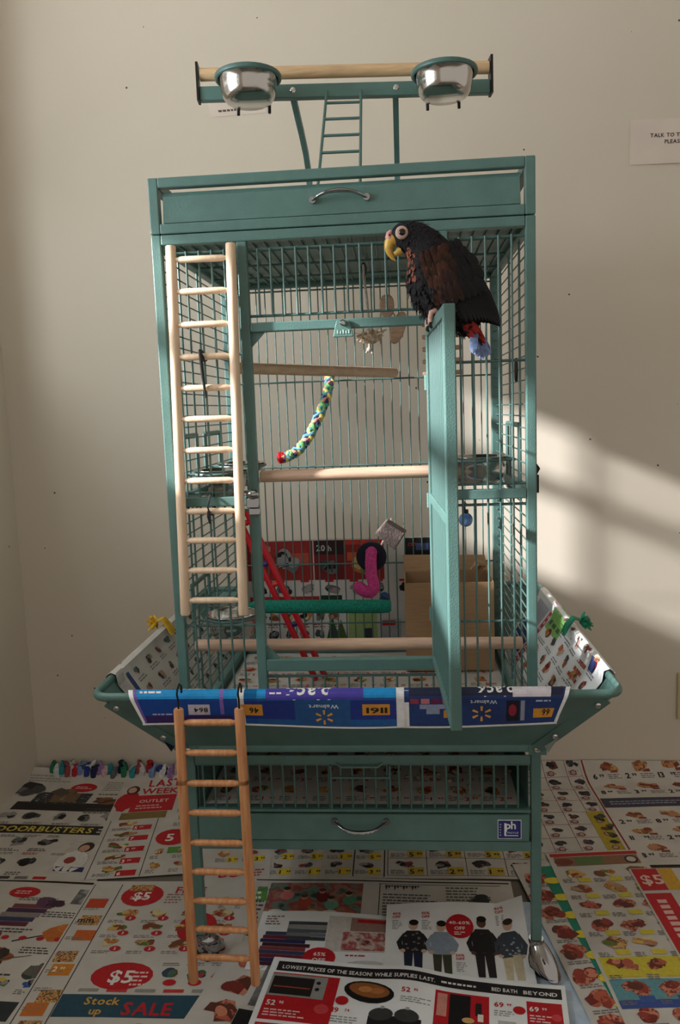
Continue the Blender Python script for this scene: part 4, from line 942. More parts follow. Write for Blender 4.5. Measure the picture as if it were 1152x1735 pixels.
# last-week flyer
S = floor_sheet(-0.325, 0.252, 0.42, 0.50, 7.5, 2)
S.text('LAST', 0.073, 0.425, 0.046, RD, fit=0.085); S.text('WEEK!', 0.060, 0.383, 0.044, RD, fit=0.105)
S.rect(0.046, 0.288, 0.11, 0.088, RD, 1); S.text('OUTLET', 0.064, 0.335, 0.022, (226, 200, 196), fit=0.075); S.greek(0.06, 0.30, 0.08, 0.026, 2, (220, 180, 176), 3); S.rect(0.03, 0.252, 0.115, 0.034, (132, 108, 62), 1)
S.ell(0.026, 0.345, 0.024, 0.050, RD, 3, wob=0.10); S.ell(0.040, 0.375, 0.016, 0.020, RD, 3); S.ell(0.036, 0.408, 0.017, 0.024, (70, 42, 34), 4); S.ell(0.034, 0.408, 0.011, 0.016, (206, 164, 144), 5)
S.rect(0.128, 0.0, 0.0018, 0.25, BK, 1); S.rect(0.012, 0.0, 0.0018, 0.25, BK, 1)
cells(S, 0.016, 0.005, 0.11, 0.24, 1, 5, FOOD, 1, (240, 236, 230), RD, pFOOD, prices=('7', '6', '377', '577'))
S.ell(0.178, 0.155, 0.040, 0.036, RD, 3); S.text('5', 0.172, 0.138, 0.044, WH, lay=5, al='c'); cells(S, 0.135, 0.005, 0.10, 0.11, 2, 2, FOOD, None, pic=pFOOD); S.rect(0.175, 0.085, 0.05, 0.026, GR, 3)
cells(S, 0.165, 0.20, 0.18, 0.28, 3, 4, FOOD, 1, RD, None, pFOOD)
S.build('flyer', PAPER, 'flyer headed LAST WEEK! in red with a woman in red beside the ladder', group=FLY)
# homewares flyer, front left
S = floor_sheet(-0.66, -0.235, 0.40, 0.488, -3.0, 3)
S.ell(0.215, 0.452, 0.034, 0.018, RD, 3); S.greek(0.195, 0.445, 0.04, 0.014, 2, (230, 200, 196), 4)
for i in range(5): S.rect(0.19+0.006*i, 0.345+0.014*i, 0.085, 0.013, CLOTH[i], 2)
S.rect(0.33, 0.42, 0.08, 0.05, pGREY, 1); S.product(0.255, 0.40, 0.08, 0.045, [(70, 44, 60), (96, 60, 90), (50, 40, 56)], 4)
S.product(0.20, 0.22, 0.12, 0.08, [(150, 84, 50), (60, 52, 46), (120, 100, 84)], 5); S.ell(0.345, 0.33, 0.026, 0.022, (188, 104, 46), 3, wob=.15); S.ell(0.365, 0.345, 0.022, 0.014, (206, 120, 54), 4, wob=.1)
S.poly([(0.27, 0.300), (0.335, 0.325), (0.336, 0.328), (0.27, 0.304)], BK, 3); S.poly([(0.25, 0.245), (0.33, 0.265), (0.331, 0.267), (0.25, 0.248)], (90, 86, 84), 3)
S.product(0.33, 0.20, 0.06, 0.06, [(150, 60, 54), (96, 96, 92), (60, 70, 60)], 5); S.greek(0.25, 0.20, 0.07, 0.02, 2)
S.rect(0.0, 0.108, 0.37, 0.044, (44, 50, 56), 1); S.greek(0.24, 0.114, 0.09, 0.03, 2, (170, 172, 172), 3); cells(S, 0.02, 0.16, 0.20, 0.06, 3, 1, TECH); cells(S, 0.2, 0.01, 0.18, 0.09, 2, 1, TECH, pic=pTECH); cells(S, 0.02, 0.24, 0.17, 0.18, 2, 2, CLOTH)
cells(S, 0.20, 0.165, 0.19, 0.05, 4, 1, TOYS+TECH); S.greek(0.20, 0.325, 0.10, 0.016, 2); S.greek(0.29, 0.375, 0.09, 0.020, 3); S.greek(0.215, 0.425, 0.09, 0.012, 2); cells(S, 0.20, 0.285, 0.06, 0.05, 1, 1, CLOTH)
for i in range(5): S.ell(0.215+0.036*i, 0.312, 0.008, 0.006, RD, 4, seg=10)
S.product(0.37, 0.27, 0.035, 0.05, [(150, 60, 54), (96, 96, 92)], 4); S.greek(0.30, 0.27, 0.06, 0.02, 3)
S.build('flyer', PAPER, 'homewares flyer with an orange chair at the front left edge', group=FLY)
# five-dollar grocery flyer
S = floor_sheet(-0.278, -0.235, 0.355, 0.482, 0.8, 4)
for x in (0.004, 0.063): S.rect(x, 0.0, 0.0018, 0.47, BK, 1)
for k, (yy, c) in enumerate(((0.39, (190, 70, 40)), (0.335, (170, 150, 40)), (0.29, (196, 96, 40)), (0.23, (60, 46, 60)), (0.195, (206, 130, 40)), (0.13, (96, 92, 60)), (0.10, (196, 110, 40)), (0.06, (70, 40, 40)), (0.03, (190, 80, 40)))):
    S.rect(0.012+0.006*(k % 3), yy, 0.040, 0.030, pFOOD if k % 2 else c, 1)
S.text('mm', 0.014, 0.343, 0.022, (60, 50, 30)); S.price('299', 0.022, 0.205, 0.018, (240, 230, 210)); S.price('149', 0.022, 0.036, 0.02, (245, 236, 220))
def dollar5(x, y, rx, ry, sz):
    S.ell(x, y, rx, ry, RD, 3); S.text('$5', x, y-sz*0.4, sz, WH, lay=5, al='c')
dollar5(0.118, 0.432, 0.044, 0.036, 0.036); S.rect(0.085, 0.448, 0.05, 0.02, pFOOD, 4); dollar5(0.155, 0.196, 0.056, 0.035, 0.044); dollar5(0.258, 0.330, 0.038, 0.045, 0.03)
S.text('FREE', 0.185, 0.44, 0.030, RD, rot=0.0)
for j in range(3):
    for i in range(4):
        x = 0.085+0.066*i; y = 0.262+0.045*j
        S.product(x-0.01, y+0.008, 0.055, 0.030, FOOD, 5, pic=pFOOD); S.ell(x+0.032, y+0.006, 0.011, 0.0075, RD, 4, seg=12); S.text('5', x+0.032, y+0.002, 0.010, WH, lay=6, al='c')
for i in range(3): S.product(0.225+0.045*i, 0.185, 0.042, 0.035, [(50, 66, 90), (90, 100, 110), (60, 110, 60), (150, 60, 60)], 4); S.ell(0.245+0.045*i, 0.180, 0.012, 0.008, RD, 5, seg=12)
S.rect(0.066, 0.098, 0.245, 0.052, (36, 74, 92), 1); S.text('Stock', 0.112, 0.126, 0.024, (206, 160, 72)); S.text('up', 0.128, 0.104, 0.022, (206, 160, 72)); S.text('SALE', 0.182, 0.104, 0.040, RD, fit=0.085)
cells(S, 0.07, 0.01, 0.26, 0.085, 4, 1, FOOD, 1, BK, YL, pFOOD)
for j in range(3):
    for i in range(4): S.greek(0.075+0.066*i, 0.254+0.045*j, 0.040, 0.010, 2, (130, 126, 122), 2)
cells(S, 0.215, 0.385, 0.135, 0.05, 4, 1, FOOD, None, pic=pFOOD); S.greek(0.17, 0.405, 0.04, 0.035, 4, (150, 110, 104)); S.greek(0.095, 0.418, 0.045, 0.012, 2, (236, 190, 186), 5); S.greek(0.175, 0.17, 0.03, 0.04, 4, (240, 200, 196), 5)
for i in range(5): S.rect(0.090+0.05*i, 0.156, 0.036, 0.008, [(150, 146, 140), (196, 60, 60)][i % 2], 2); S.greek(0.22+0.045*(i % 3), 0.222, 0.036, 0.010, 2, (130, 126, 122))
for k in range(9): S.greek(0.010, 0.022+0.045*k, 0.045, 0.010, 2, (130, 126, 122), 2)
S.build('flyer', PAPER, 'grocery flyer with red $5 circles and a Stock up SALE banner', group=FLY)
# coupon pages under the stand
S = floor_sheet(0.06, 0.272, 0.63, 0.486, 0.5, 1)
cells(S, 0.01, 0.01, 0.26, 0.46, 4, 8, TECH+[(150, 60, 50)], 1, BK, YL, pTECH, None); cells(S, 0.28, 0.01, 0.34, 0.46, 4, 7, TECH+[(130, 50, 50)], 1, BK, (196, 168, 60), pTECH, (60, 58, 58))
S.rect(0.205, 0.005, 0.0025, 0.47, BK, 1); S.rect(0.272, 0.005, 0.0025, 0.47, BK, 1)
S.build('flyer', PAPER, 'dark coupon flyer on the floor behind the stand front legs', group=FLY)
# fruit flyer between ladder and stand
S = floor_sheet(-0.035, 0.10, 0.14, 0.36, 6.0, 3)
cells(S, 0.01, 0.22, 0.12, 0.12, 2, 2, FOOD, 1, BK, YL, pFOOD); S.text('BUY', 0.03, 0.165, 0.036, RD); S.greek(0.095, 0.165, 0.035, 0.03, 3, RD, 3)
S.product(0.05, 0.10, 0.06, 0.04, TECH, 4); S.ell(0.065, 0.085, 0.016, 0.012, RD, 3); S.rect(0.085, 0.075, 0.055, 0.05, GR, 1); S.greek(0.095, 0.08, 0.04, 0.034, 2, WH, 3); S.rect(0.0, 0.02, 0.06, 0.04, RD, 1)
S.build('flyer', PAPER, 'flyer with a red BUY headline seen between the hanging ladder rungs', group=FLY)
# story spread under the stand
S = floor_sheet(0.058, 0.045, 0.535, 0.228, -0.8, 3)
S.rect(0.0, 0.216, 0.53, 0.004, BK, 1); S.rect(0.035, 0.10, 0.195, 0.108, pKIDS, 1)
for (x, y, c, hh) in ((0.075, 0.165, (206, 120, 116), (40, 30, 28)), (0.115, 0.14, (176, 70, 50), (96, 60, 40)), (0.15, 0.16, (110, 30, 40), (120, 30, 40)), (0.17, 0.135, (110, 160, 140), (60, 44, 34)), (0.205, 0.15, (80, 140, 110), (50, 38, 32))):
    S.ell(x, y, 0.014, 0.017, c, 3, wob=.1); S.ell(x-0.003, y+0.019, 0.007, 0.008, (196, 150, 124), 4); S.ell(x-0.003, y+0.023, 0.0075, 0.006, hh, 5)
for i in range(5): S.ell(0.06+0.036*i, 0.112, 0.014, 0.006, [(220, 214, 206), (190, 90, 60), (210, 190, 120)][i % 3], 4)
S.text('Good', 0.006, 0.178, 0.022, (70, 96, 84), bold=0); S.greek(0.004, 0.03, 0.03, 0.12, 9); S.greek(0.04, 0.02, 0.19, 0.07, 7)
S.rect(0.264, 0.004, 0.0016, 0.206, (60, 60, 60), 1); S.rect(0.262, 0.208, 0.25, 0.0016, (60, 60, 60), 1)
for i in range(12): S.poly([(0.275+0.006*i, 0.204), (0.281+0.006*i, 0.204), (0.278+0.006*i, 0.186+0.006*(i % 3))], (50, 50, 52), 2)
S.greek(0.272, 0.10, 0.115, 0.078, 8, (96, 96, 96)); S.greek(0.40, 0.155, 0.09, 0.05, 5, (96, 96, 96)); S.product(0.44, 0.13, 0.06, 0.06, [(50, 50, 52), (96, 96, 96)], 5); S.rect(0.395, 0.06, 0.075, 0.06, pGREY, 1); S.greek(0.272, 0.01, 0.22, 0.045, 5, (120, 120, 120))
S.build('newspaper', PAPER, 'grey newspaper spread with a photo of children under the stand', group=FLY)
# meat strip by the ladder foot
S = floor_sheet(-0.012, -0.24, 0.165, 0.31, -14.0, 6)
S.rect(0.105, 0.0, 0.04, 0.30, TE, 1)
for j, (p, c) in enumerate((('677', 0), ('198', 1), ('277', 2), ('188', 3))):
    y = 0.055+0.062*j; S.product(0.015, y-0.005, 0.09, 0.055, MEAT, 5, pic=pMEAT, lay=3); S.ell(0.118, y+0.012, 0.022, 0.014, YL, 4); S.price(p, 0.102, y+0.005, 0.018, BK)
S.greek(0.012, 0.02, 0.07, 0.02, 3)
S.build('flyer', PAPER, 'meat flyer with yellow price tags lying at the foot of the ladder', group=FLY)
S = floor_sheet(0.075, -0.24, 0.10, 0.285, -11.0, 7)
S.rect(0.0, 0.0, 0.10, 0.13, (26, 26, 28), 1); S.text('D', 0.042, 0.075, 0.05, YL); S.rect(0.012, 0.14, 0.08, 0.12, pGREY, 1); S.greek(0.02, 0.25, 0.06, 0.02, 2, RD)
S.build('flyer', PAPER, 'narrow flyer with a yellow letter on black beside the bright front flyer', group=FLY)
# bright department store flyer in front: towels page, people page, kitchen page
S = floor_sheet(0.092, -0.020, 0.262, 0.168, -1.5, 7, lambda u, v: 0.004*math.sin(u*16)*max(0, v-0.08)/0.09)
for i in range(9): S.rect(0.012+0.003*(i % 3), 0.012+0.0105*i, 0.085+0.004*(i % 2), 0.0098, [(70, 30, 44), (44, 40, 84), (110, 36, 52), (60, 64, 96), (132, 60, 66)][i % 5], 2)
for i in range(5): S.rect(0.058, 0.085+0.0105*i, 0.075, 0.0095, [(60, 66, 74), (120, 120, 124), (84, 96, 108), (150, 146, 140), (70, 76, 82)][i], 3)
S.greek(0.012, 0.125, 0.035, 0.03, 4, (120, 90, 90)); S.rect(0.135, 0.058, 0.118, 0.098, (206, 200, 196), 1); S.rect(0.165, 0.062, 0.088, 0.05, pBED, 2); S.rect(0.178, 0.115, 0.074, 0.038, (150, 120, 110), 2); S.rect(0.19, 0.140, 0.062, 0.010, RD, 3)
S.ell(0.128, 0.040, 0.030, 0.027, RD, 4); S.text('65%', 0.128, 0.044, 0.013, WH, al='c', lay=6); S.text('OFF', 0.128, 0.028, 0.014, WH, al='c', lay=6)
S.greek(0.175, 0.045, 0.05, 0.008, 1, RD); S.ell(0.21, 0.018, 0.040, 0.016, (176, 174, 174), 2, wob=.08); S.ell(0.215, 0.028, 0.030, 0.008, (206, 204, 204), 3)
S.build('flyer', PAPERW, 'flyer page of folded towels with a red 65% OFF circle', group=FLY)
S = floor_sheet(0.338, -0.035, 0.262, 0.198, -1.0, 8, lambda u, v: 0.016*max(0, v-0.05)**2/0.022*(0.35+0.65*math.sin(min(u/0.262, 1)*2.6))+0.020*max(0, (u-0.215))/0.047*max(0, v-0.06)/0.13)
def figure(x, y, top, legs, skin, hair, h=0.135, print_=None):
    S.poly([(x-0.015, y), (x-0.003, y), (x, y+h*0.40), (x+0.003, y), (x+0.016, y), (x+0.017, y+h*0.42), (x-0.017, y+h*0.42)], legs, 2)
    S.poly([(x-0.018, y+h*0.36), (x+0.018, y+h*0.36), (x+0.021, y+h*0.70), (x+0.012, y+h*0.79), (x-0.012, y+h*0.79), (x-0.021, y+h*0.70)], top, 3)
    for sx in (-1, 1):
        S.poly([(x+sx*0.018, y+h*0.75), (x+sx*0.031, y+h*0.56), (x+sx*0.026, y+h*0.42), (x+sx*0.016, y+h*0.40), (x+sx*0.021, y+h*0.55)][::sx], top, 4); S.ell(x+sx*0.019, y+h*0.40, 0.005, 0.005, skin, 5, seg=8)
    S.ell(x, y+h*0.89, 0.0088, 0.0125, skin, 5, seg=12); S.ell(x+0.001, y+h*0.945, 0.0092, 0.0078, hair, 6, seg=12)
    if print_:
        for k in range(12): S.ell(x+S.rng.uniform(-.016, .016), y+h*S.rng.uniform(.40, .74), 0.003, 0.0025, print_, 6, seg=6)
figure(0.052, 0.018, (40, 38, 42), (36, 42, 66), (206, 168, 146), (28, 24, 24), print_=(120, 116, 116)); figure(0.104, 0.016, (142, 156, 172), (66, 68, 54), (206, 172, 150), (34, 28, 26))
figure(0.180, 0.010, (36, 34, 36), (40, 36, 40), (96, 66, 52), (22, 20, 20), h=0.155); S.rect(0.1765, 0.072, 0.007, 0.05, (150, 40, 40), 5); figure(0.228, 0.006, (64, 70, 82), (206, 192, 160), (206, 168, 146), (60, 46, 40), h=0.15, print_=(150, 168, 180))
S.ell(0.139, 0.138, 0.026, 0.030, RD, 4, seg=24); S.text('40-60%', 0.139, 0.143, 0.0105, WH, al='c', lay=6, fit=0.040); S.text('OFF', 0.139, 0.129, 0.0115, WH, al='c', lay=6); S.greek(0.128, 0.116, 0.022, 0.010, 2, WH, 6)
for (x, y, t_) in ((0.012, 0.158, '40%'), (0.068, 0.158, '50%'), (0.128, 0.052, '50%'), (0.208, 0.172, '60%')):
    S.text(t_, x, y+0.009, 0.009, RD, lay=5); S.text('OFF', x, y, 0.009, RD, lay=5); S.greek(x, y-0.03, 0.020, 0.026, 6, (150, 150, 152))
S.build('flyer', PAPERW, 'white flyer page with four standing men and a red 40-60% OFF circle', group=FLY)
S = floor_sheet(0.104, -0.345, 0.505, 0.352, -6.2, 10, lambda u, v: 0.004+0.007*math.exp(-((u-0.245)/0.05)**2)+0.003*math.sin(u*11)*(v/0.35))
S.rect(0.012, 0.318, 0.486, 0.024, BK, 1, step=0.012); S.text('LOWEST PRICES OF THE SEASON! WHILE SUPPLIES LAST.', 0.022, 0.3235, 0.0125, WH, fit=0.268, lay=5); S.greek(0.30, 0.324, 0.075, 0.010, 1, WH, 4); S.text('BED BATH', 0.384, 0.3235, 0.012, WH, fit=0.042, lay=5); S.text('BEYOND', 0.436, 0.3235, 0.012, WH, fit=0.055, lay=5)
S.rect(0.010, 0.205, 0.118, 0.108, RD, 1); S.rect(0.010, 0.258, 0.098, 0.052, (150, 148, 146), 3); S.rect(0.014, 0.262, 0.072, 0.042, (36, 28, 28), 4); S.rect(0.018, 0.278, 0.064, 0.003, (150, 70, 50), 5); S.ell(0.094, 0.295, 0.004, 0.004, BK, 5, seg=8); S.ell(0.094, 0.280, 0.004, 0.004, BK, 5, seg=8)
S.price('5295', 0.016, 0.236, 0.016, WH); S.greek(0.016, 0.212, 0.07, 0.018, 3, (236, 200, 200), 3); S.ell(0.110, 0.238, 0.012, 0.011, (206, 70, 76), 4)
S.ell(0.182, 0.286, 0.044, 0.024, (26, 24, 24), 3, ph=-0.2); S.ell(0.182, 0.290, 0.036, 0.016, (150, 92, 50), 4, ph=-0.2); S.ell(0.175, 0.292, 0.012, 0.007, (196, 132, 76), 5); S.ell(0.196, 0.289, 0.012, 0.007, (182, 112, 62), 5); S.ell(0.140, 0.262, 0.011, 0.010, RD, 6)
S.price('5295', 0.236, 0.290, 0.015, RD); S.greek(0.236, 0.268, 0.05, 0.014, 3, (150, 150, 152))
S.price('1974', 0.128, 0.235, 0.015, RD); S.greek(0.128, 0.214, 0.05, 0.016, 3, (150, 150, 152)); S.rect(0.188, 0.200, 0.086, 0.034, (30, 28, 30), 3); S.ell(0.208, 0.238, 0.020, 0.014, (60, 58, 58), 4); S.ell(0.25, 0.238, 0.020, 0.014, (60, 58, 58), 4); S.rect(0.206, 0.250, 0.006, 0.006, (170, 168, 166), 5); S.rect(0.247, 0.250, 0.006, 0.006, (170, 168, 166), 5); S.ell(0.236, 0.196, 0.012, 0.011, RD, 6)
S.rect(0.292, 0.200, 0.088, 0.108, RD, 1); S.rect(0.316, 0.232, 0.034, 0.072, (28, 26, 28), 3); S.rect(0.296, 0.252, 0.016, 0.050, (206, 140, 128), 3); S.ell(0.347, 0.250, 0.010, 0.006, (206, 170, 110), 5); S.rect(0.358, 0.262, 0.010, 0.028, (40, 36, 36), 3); S.rect(0.362, 0.250, 0.009, 0.016, (230, 224, 210), 4); S.price('9374', 0.296, 0.208, 0.016, WH); S.ell(0.340, 0.212, 0.010, 0.010, (206, 70, 76), 4)
S.price('6999', 0.388, 0.288, 0.015, RD); S.greek(0.388, 0.268, 0.035, 0.014, 3, (150, 150, 152)); S.ell(0.428, 0.285, 0.010, 0.009, RD, 4); S.rect(0.396, 0.205, 0.024, 0.045, (190, 44, 40), 3); S.rect(0.394, 0.246, 0.028, 0.012, (190, 190, 190), 4); S.rect(0.420, 0.215, 0.008, 0.035, (50, 48, 50), 3)
S.rect(0.440, 0.200, 0.056, 0.108, RD, 1); S.price('6999', 0.444, 0.286, 0.015, WH); S.greek(0.444, 0.262, 0.04, 0.018, 3, (236, 200, 200), 3); S.ell(0.472, 0.225, 0.020, 0.014, (40, 36, 38), 4); S.ell(0.486, 0.276, 0.008, 0.008, (206, 70, 76), 4)
for i in range(5): S.product(0.02+0.095*i, 0.12, 0.08, 0.06, TECH+[(180, 40, 44)], 5); S.price('1999', 0.03+0.095*i, 0.09, 0.014, RD); S.greek(0.03+0.095*i, 0.065, 0.06, 0.018, 3)
S.rect(0.01, 0.18, 0.05, 0.018, RD, 2); S.greek(0.015, 0.183, 0.03, 0.012, 2, WH, 4)
S.build('flyer', PAPERW, 'bright white kitchen flyer headed LOWEST PRICES OF THE SEASON in front', group=FLY)
# right-hand sheets
S = floor_sheet(0.648, 0.372, 0.245, 0.42, 3.5, 1)
cells(S, 0.005, 0.005, 0.235, 0.40, 4, 7, [(40, 36, 36), (70, 60, 56), (60, 66, 80), (110, 60, 50)], None, pic=pTECH, frame=(140, 44, 40)); S.rect(0.178, 0.006, 0.060, 0.17, (176, 156, 44), 3)
for (x, y) in ((0.195, 0.13), (0.205, 0.05), (0.212, 0.09)): S.product(x-0.01, y, 0.03, 0.035, [(60, 52, 30), (96, 86, 40), (40, 60, 50)], 4, lay=5)
for j in range(7):
    for i in range(4): S.ell(0.022+0.059*i, 0.018+0.057*j, 0.0085, 0.0085, (124, 44, 40), 4, seg=10); S.ell(0.022+0.059*i, 0.018+0.057*j, 0.006, 0.006, (176, 150, 140), 5, seg=10)
S.build('flyer', PAPER, 'tool flyer ruled in dark red with a yellow panel at the back right', group=FLY)
S = floor_sheet(0.868, 0.330, 0.30, 0.47, 3.0, 2)
S.rect(0.006, 0.004, 0.004, 0.45, (140, 40, 40), 1); S.rect(0.006, 0.448, 0.29, 0.004, (140, 40, 40), 1)
for j, row in enumerate((('699', '299', '1399'), ('899', '399', '229'), None, ('299', '899', '499'), ('1199', '299', '699'), ('899', '399', '599'))):
    y = 0.385-0.072*j
    if row is None: S.rect(0.012, y+0.008, 0.288, 0.046, (62, 62, 80), 1); S.greek(0.03, y+0.02, 0.24, 0.022, 2, (150, 150, 168), 3); continue
    for i, p in enumerate(row): S.product(0.04+0.085*i, y+0.025, 0.06, 0.036, [(150, 84, 56), (186, 130, 96), (120, 60, 44)], 4, pic=pFOOD); S.price(p, 0.025+0.085*i, y+0.004, 0.024, BK)
for j in range(6):
    if j == 2: continue
    for i in range(3): S.greek(0.065+0.085*i, 0.388-0.072*j, 0.038, 0.018, 3, (120, 116, 112)); S.rect(0.075+0.085*i, 0.409-0.072*j, 0.018, 0.008, (140, 60, 56), 2)
S.build('flyer', PAPER, 'grocery flyer with a red border and large black prices at the right edge', group=FLY)
S = floor_sheet(0.733, -0.24, 0.205, 0.615, 4.3, 4)
S.rect(0.006, 0.598, 0.19, 0.012, (176, 40, 34), 1); S.rect(0.012, 0.562, 0.18, 0.034, (140, 100, 76), 1); S.rect(0.055, 0.564, 0.06, 0.030, (96, 120, 70), 2); S.ell(0.03, 0.578, 0.02, 0.013, (120, 60, 50), 3); S.ell(0.175, 0.578, 0.014, 0.014, BK, 3); S.ell(0.175, 0.578, 0.010, 0.010, (200, 190, 176), 4)
YT = (206, 190, 60)
for j, (cols_, yy, hh, bg) in enumerate(((FOOD, 0.505, 0.052, None), (FOOD, 0.450, 0.052, None), (MEAT, 0.395, 0.052, None), (MEAT, 0.335, 0.055, None), (FOOD, 0.280, 0.052, None), (MEAT, 0.225, 0.052, YT), (MEAT, 0.165, 0.056, (96, 150, 160)), (MEAT, 0.105, 0.052, None), (MEAT, 0.045, 0.054, None))):
    if bg: S.rect(0.006, yy-0.004, 0.195, hh, bg, 1)
    for i in range(3):
        x = 0.012+0.064*i; S.product(x, yy+0.010, 0.058, hh*0.75, cols_, 5, lay=3, pic=pMEAT if cols_ is MEAT else pFOOD); S.rect(x+0.030, yy-0.002, 0.026, 0.014, YT if j < 6 else (60, 90, 150) if j == 6 else TE, 5); S.price(S.rng.choice(('299', '549', '399', '699')), x+0.033, yy, 0.011, BK)
S.rect(0.006, 0.150, 0.195, 0.018, (56, 80, 150), 4); S.rect(0.006, 0.088, 0.195, 0.016, TE, 4)
for j in range(9):
    for i in range(3): S.greek(0.010+0.064*i, 0.042+0.0575*j, 0.026, 0.014, 3, (120, 116, 112), 6)
S.build('flyer', PAPER, 'meat flyer with a thin red header right of the front leg', group=FLY)
S = floor_sheet(0.690, -0.24, 0.115, 0.575, 8.2, 3)
S.rect(0.052, 0.0, 0.050, 0.56, (26, 132, 108), 1)
for j, p in enumerate(('199', '399', '999', '599', '349', '677', '198', '277', '199')):
    y = 0.03+0.058*j; S.product(0.002, y-0.006, 0.058, 0.058, MEAT, 6, lay=3, pic=pMEAT); S.ell(0.066, y+0.012, 0.018, 0.0115, (226, 206, 60), 6); S.price(p, 0.053, y+0.006, 0.014, BK)
for j in range(9): S.greek(0.010, 0.022+0.058*j, 0.05, 0.010, 2, (120, 116, 112), 6)
S.build('flyer', PAPER, 'flyer strip with green edge and yellow price tags beside the caster', group=FLY)
S = floor_sheet(0.874, -0.26, 0.28, 0.572, 2.6, 5)
S.rect(0.004, 0.20, 0.052, 0.285, RD, 1); S.rect(0.004, 0.495, 0.052, 0.075, RD, 1); S.text('$5', 0.012, 0.515, 0.045, (226, 190, 180), lay=5); S.rect(0.058, 0.495, 0.03, 0.075, (206, 160, 50), 1)
for i in range(15): S.rect(0.020, 0.215+0.017*i, 0.018, 0.011, (226, 184, 180), 3)
cells(S, 0.065, 0.01, 0.21, 0.47, 3, 8, FOOD, 1, BK, None, pFOOD)
S.build('flyer', PAPER, 'white flyer with an upright red strip and $5 at the right edge', group=FLY)
# pale absorbent pad under the right flyers
def pad(u, v, o):
    x = 0.575+u; y = -0.24+v; return V((x, y, 0.0034+wav(x, y)+o+0.0012*math.sin(v*40+u*25)))
PADM = mat('pale_blue_pad', (196, 212, 226), rough=0.6, scale=40, rgb2=(168, 190, 214), bump=0.5, bscale=120)
S = Sheet(pad, 0.115, 0.44); S.build('absorbent_pad', PADM, 'pale blue plastic-backed pad showing beside the front right caster', 'pad')
# bare newsprint in the far reaches so no floor shows
# rag rug fringe along the back left wall
rug = root('rag_rug', (-0.42, 0.74, 0.0), 'multicoloured fleece rag rug bunched against the back wall at left', 'rug')
rngR = random.Random(21); rcol = [(40, 120, 86), (196, 206, 214), (44, 140, 150), (150, 70, 80), (200, 196, 192), (176, 30, 44), (120, 150, 200), (44, 60, 140), (214, 214, 216), (30, 36, 80), (150, 120, 170), (206, 170, 180), (40, 130, 140), (96, 100, 108), (24, 28, 60)]
for i in range(30):
    x = -0.60+0.0135*i+rngR.uniform(-.004, .004); c = rcol[i % len(rcol)]; y = 0.758-0.012*(i % 2)+rngR.uniform(-.004, .004); h = rngR.uniform(0.020, 0.036)
    q = MB(); q.tube([(x, y-0.018, 0.004), (x+rngR.uniform(-.006, .006), y-0.010, h), (x+rngR.uniform(-.008, .008), y+0.004, h*1.15), (x+rngR.uniform(-.006, .006), y+0.010, h*0.5), (x, y+0.010, 0.004)], [0.007, 0.009, 0.0095, 0.008, 0.006], 7, flat=0.6)
    part(q, 'fleece_strip', mat('fleece_%d' % (i % len(rcol)), c, rough=0.95, scale=200, amt=0.15), rug, smooth=True)

# ------------------------------------------------ papers lining the skirt and trays
SKG = 'newspapers lining the cage skirt and trays'
def lerp3(a, b_, t): return a+(b_-a)*t
def skirt_sheet(side):
    # u runs front to back, v from the bottom of the slope over the rim
    if side < 0: bx_, tx_, ys, ye = BX0, SX0, -0.040, 0.47
    else: bx_, tx_, ys, ye = BX1, SX1, -0.045, 0.545
    SL = math.hypot(tx_-bx_, SZ1-SZ0); dx, dz = (tx_-bx_)/SL, (SZ1-SZ0)/SL; nx, nz = -dz*side, abs(dx)
    def e(u, v, o):
        y = ys+u
        # front edge follows the slope of the corner
        y -= 0.0
        wob = 0.0018*math.sin(u*31+v*22)+0.0012*math.sin(u*57-v*13)
        lim = SL-0.004
        if v < lim: p = V((bx_+dx*v+nx*(0.004+wob+o), y-0.0*v, SZ0+dz*v+nz*(0.004+wob+o)))
        else:
            a = (v-lim)/0.0125; r_ = 0.0105+o
            a = min(a, 2.5); ex = max(0.0, (v-lim)-2.5*0.0125)
            base = V((tx_, y, SZ1)); ang0 = math.atan2(nz, nx); ang = ang0-side*a
            p = base+V((math.cos(ang)*r_, 0, math.sin(ang)*r_)); dirt = V((side*math.sin(ang), 0, -side*math.cos(ang))); p = p+dirt*ex
        return p
    return Sheet(e, ye-ys, SL+0.034)
S = skirt_sheet(-1); W0 = S.w
for i in range(7):
    for j in range(4): S.product(0.07+0.062*i, 0.010+0.040*j, 0.032, 0.024, [(60, 62, 66), (110, 60, 66), (170, 140, 120), (80, 110, 110)], 4); S.greek(0.07+0.062*i, 0.0+0.040*j, 0.045, 0.010, 2, (130, 130, 132))
S.poly([(0.018, 0.0), (0.036, 0.0), (0.055, 0.17), (0.045, 0.17)], (44, 70, 120), 3); S.rect(0.0, 0.0, 0.020, 0.06, (40, 44, 70), 1); S.rect(0.17, 0.02, 0.05, 0.045, (150, 176, 176), 2); S.rect(0.002, 0.09, 0.03, 0.07, (176, 172, 170), 1)
S.build('newspaper', PAPER, 'grey printed newspaper lining the left slope of the cage skirt', group=SKG)
S = skirt_sheet(1)
S.rect(0.42, 0.0, 0.026, 0.19, (176, 40, 66), 3); S.greek(0.425, 0.02, 0.016, 0.14, 9, (236, 206, 210), 5); S.rect(0.455, 0.03, 0.12, 0.06, (60, 76, 140), 2); S.rect(0.46, 0.10, 0.10, 0.05, (176, 180, 200), 2); S.rect(0.300, 0.118, 0.11, 0.062, (126, 180, 96), 2)
for i in range(3): S.rect(0.312+0.032*i, 0.13, 0.022, 0.02, (60, 96, 60), 4); S.rect(0.315+0.032*i, 0.158, 0.024, 0.016, (206, 220, 200), 4)
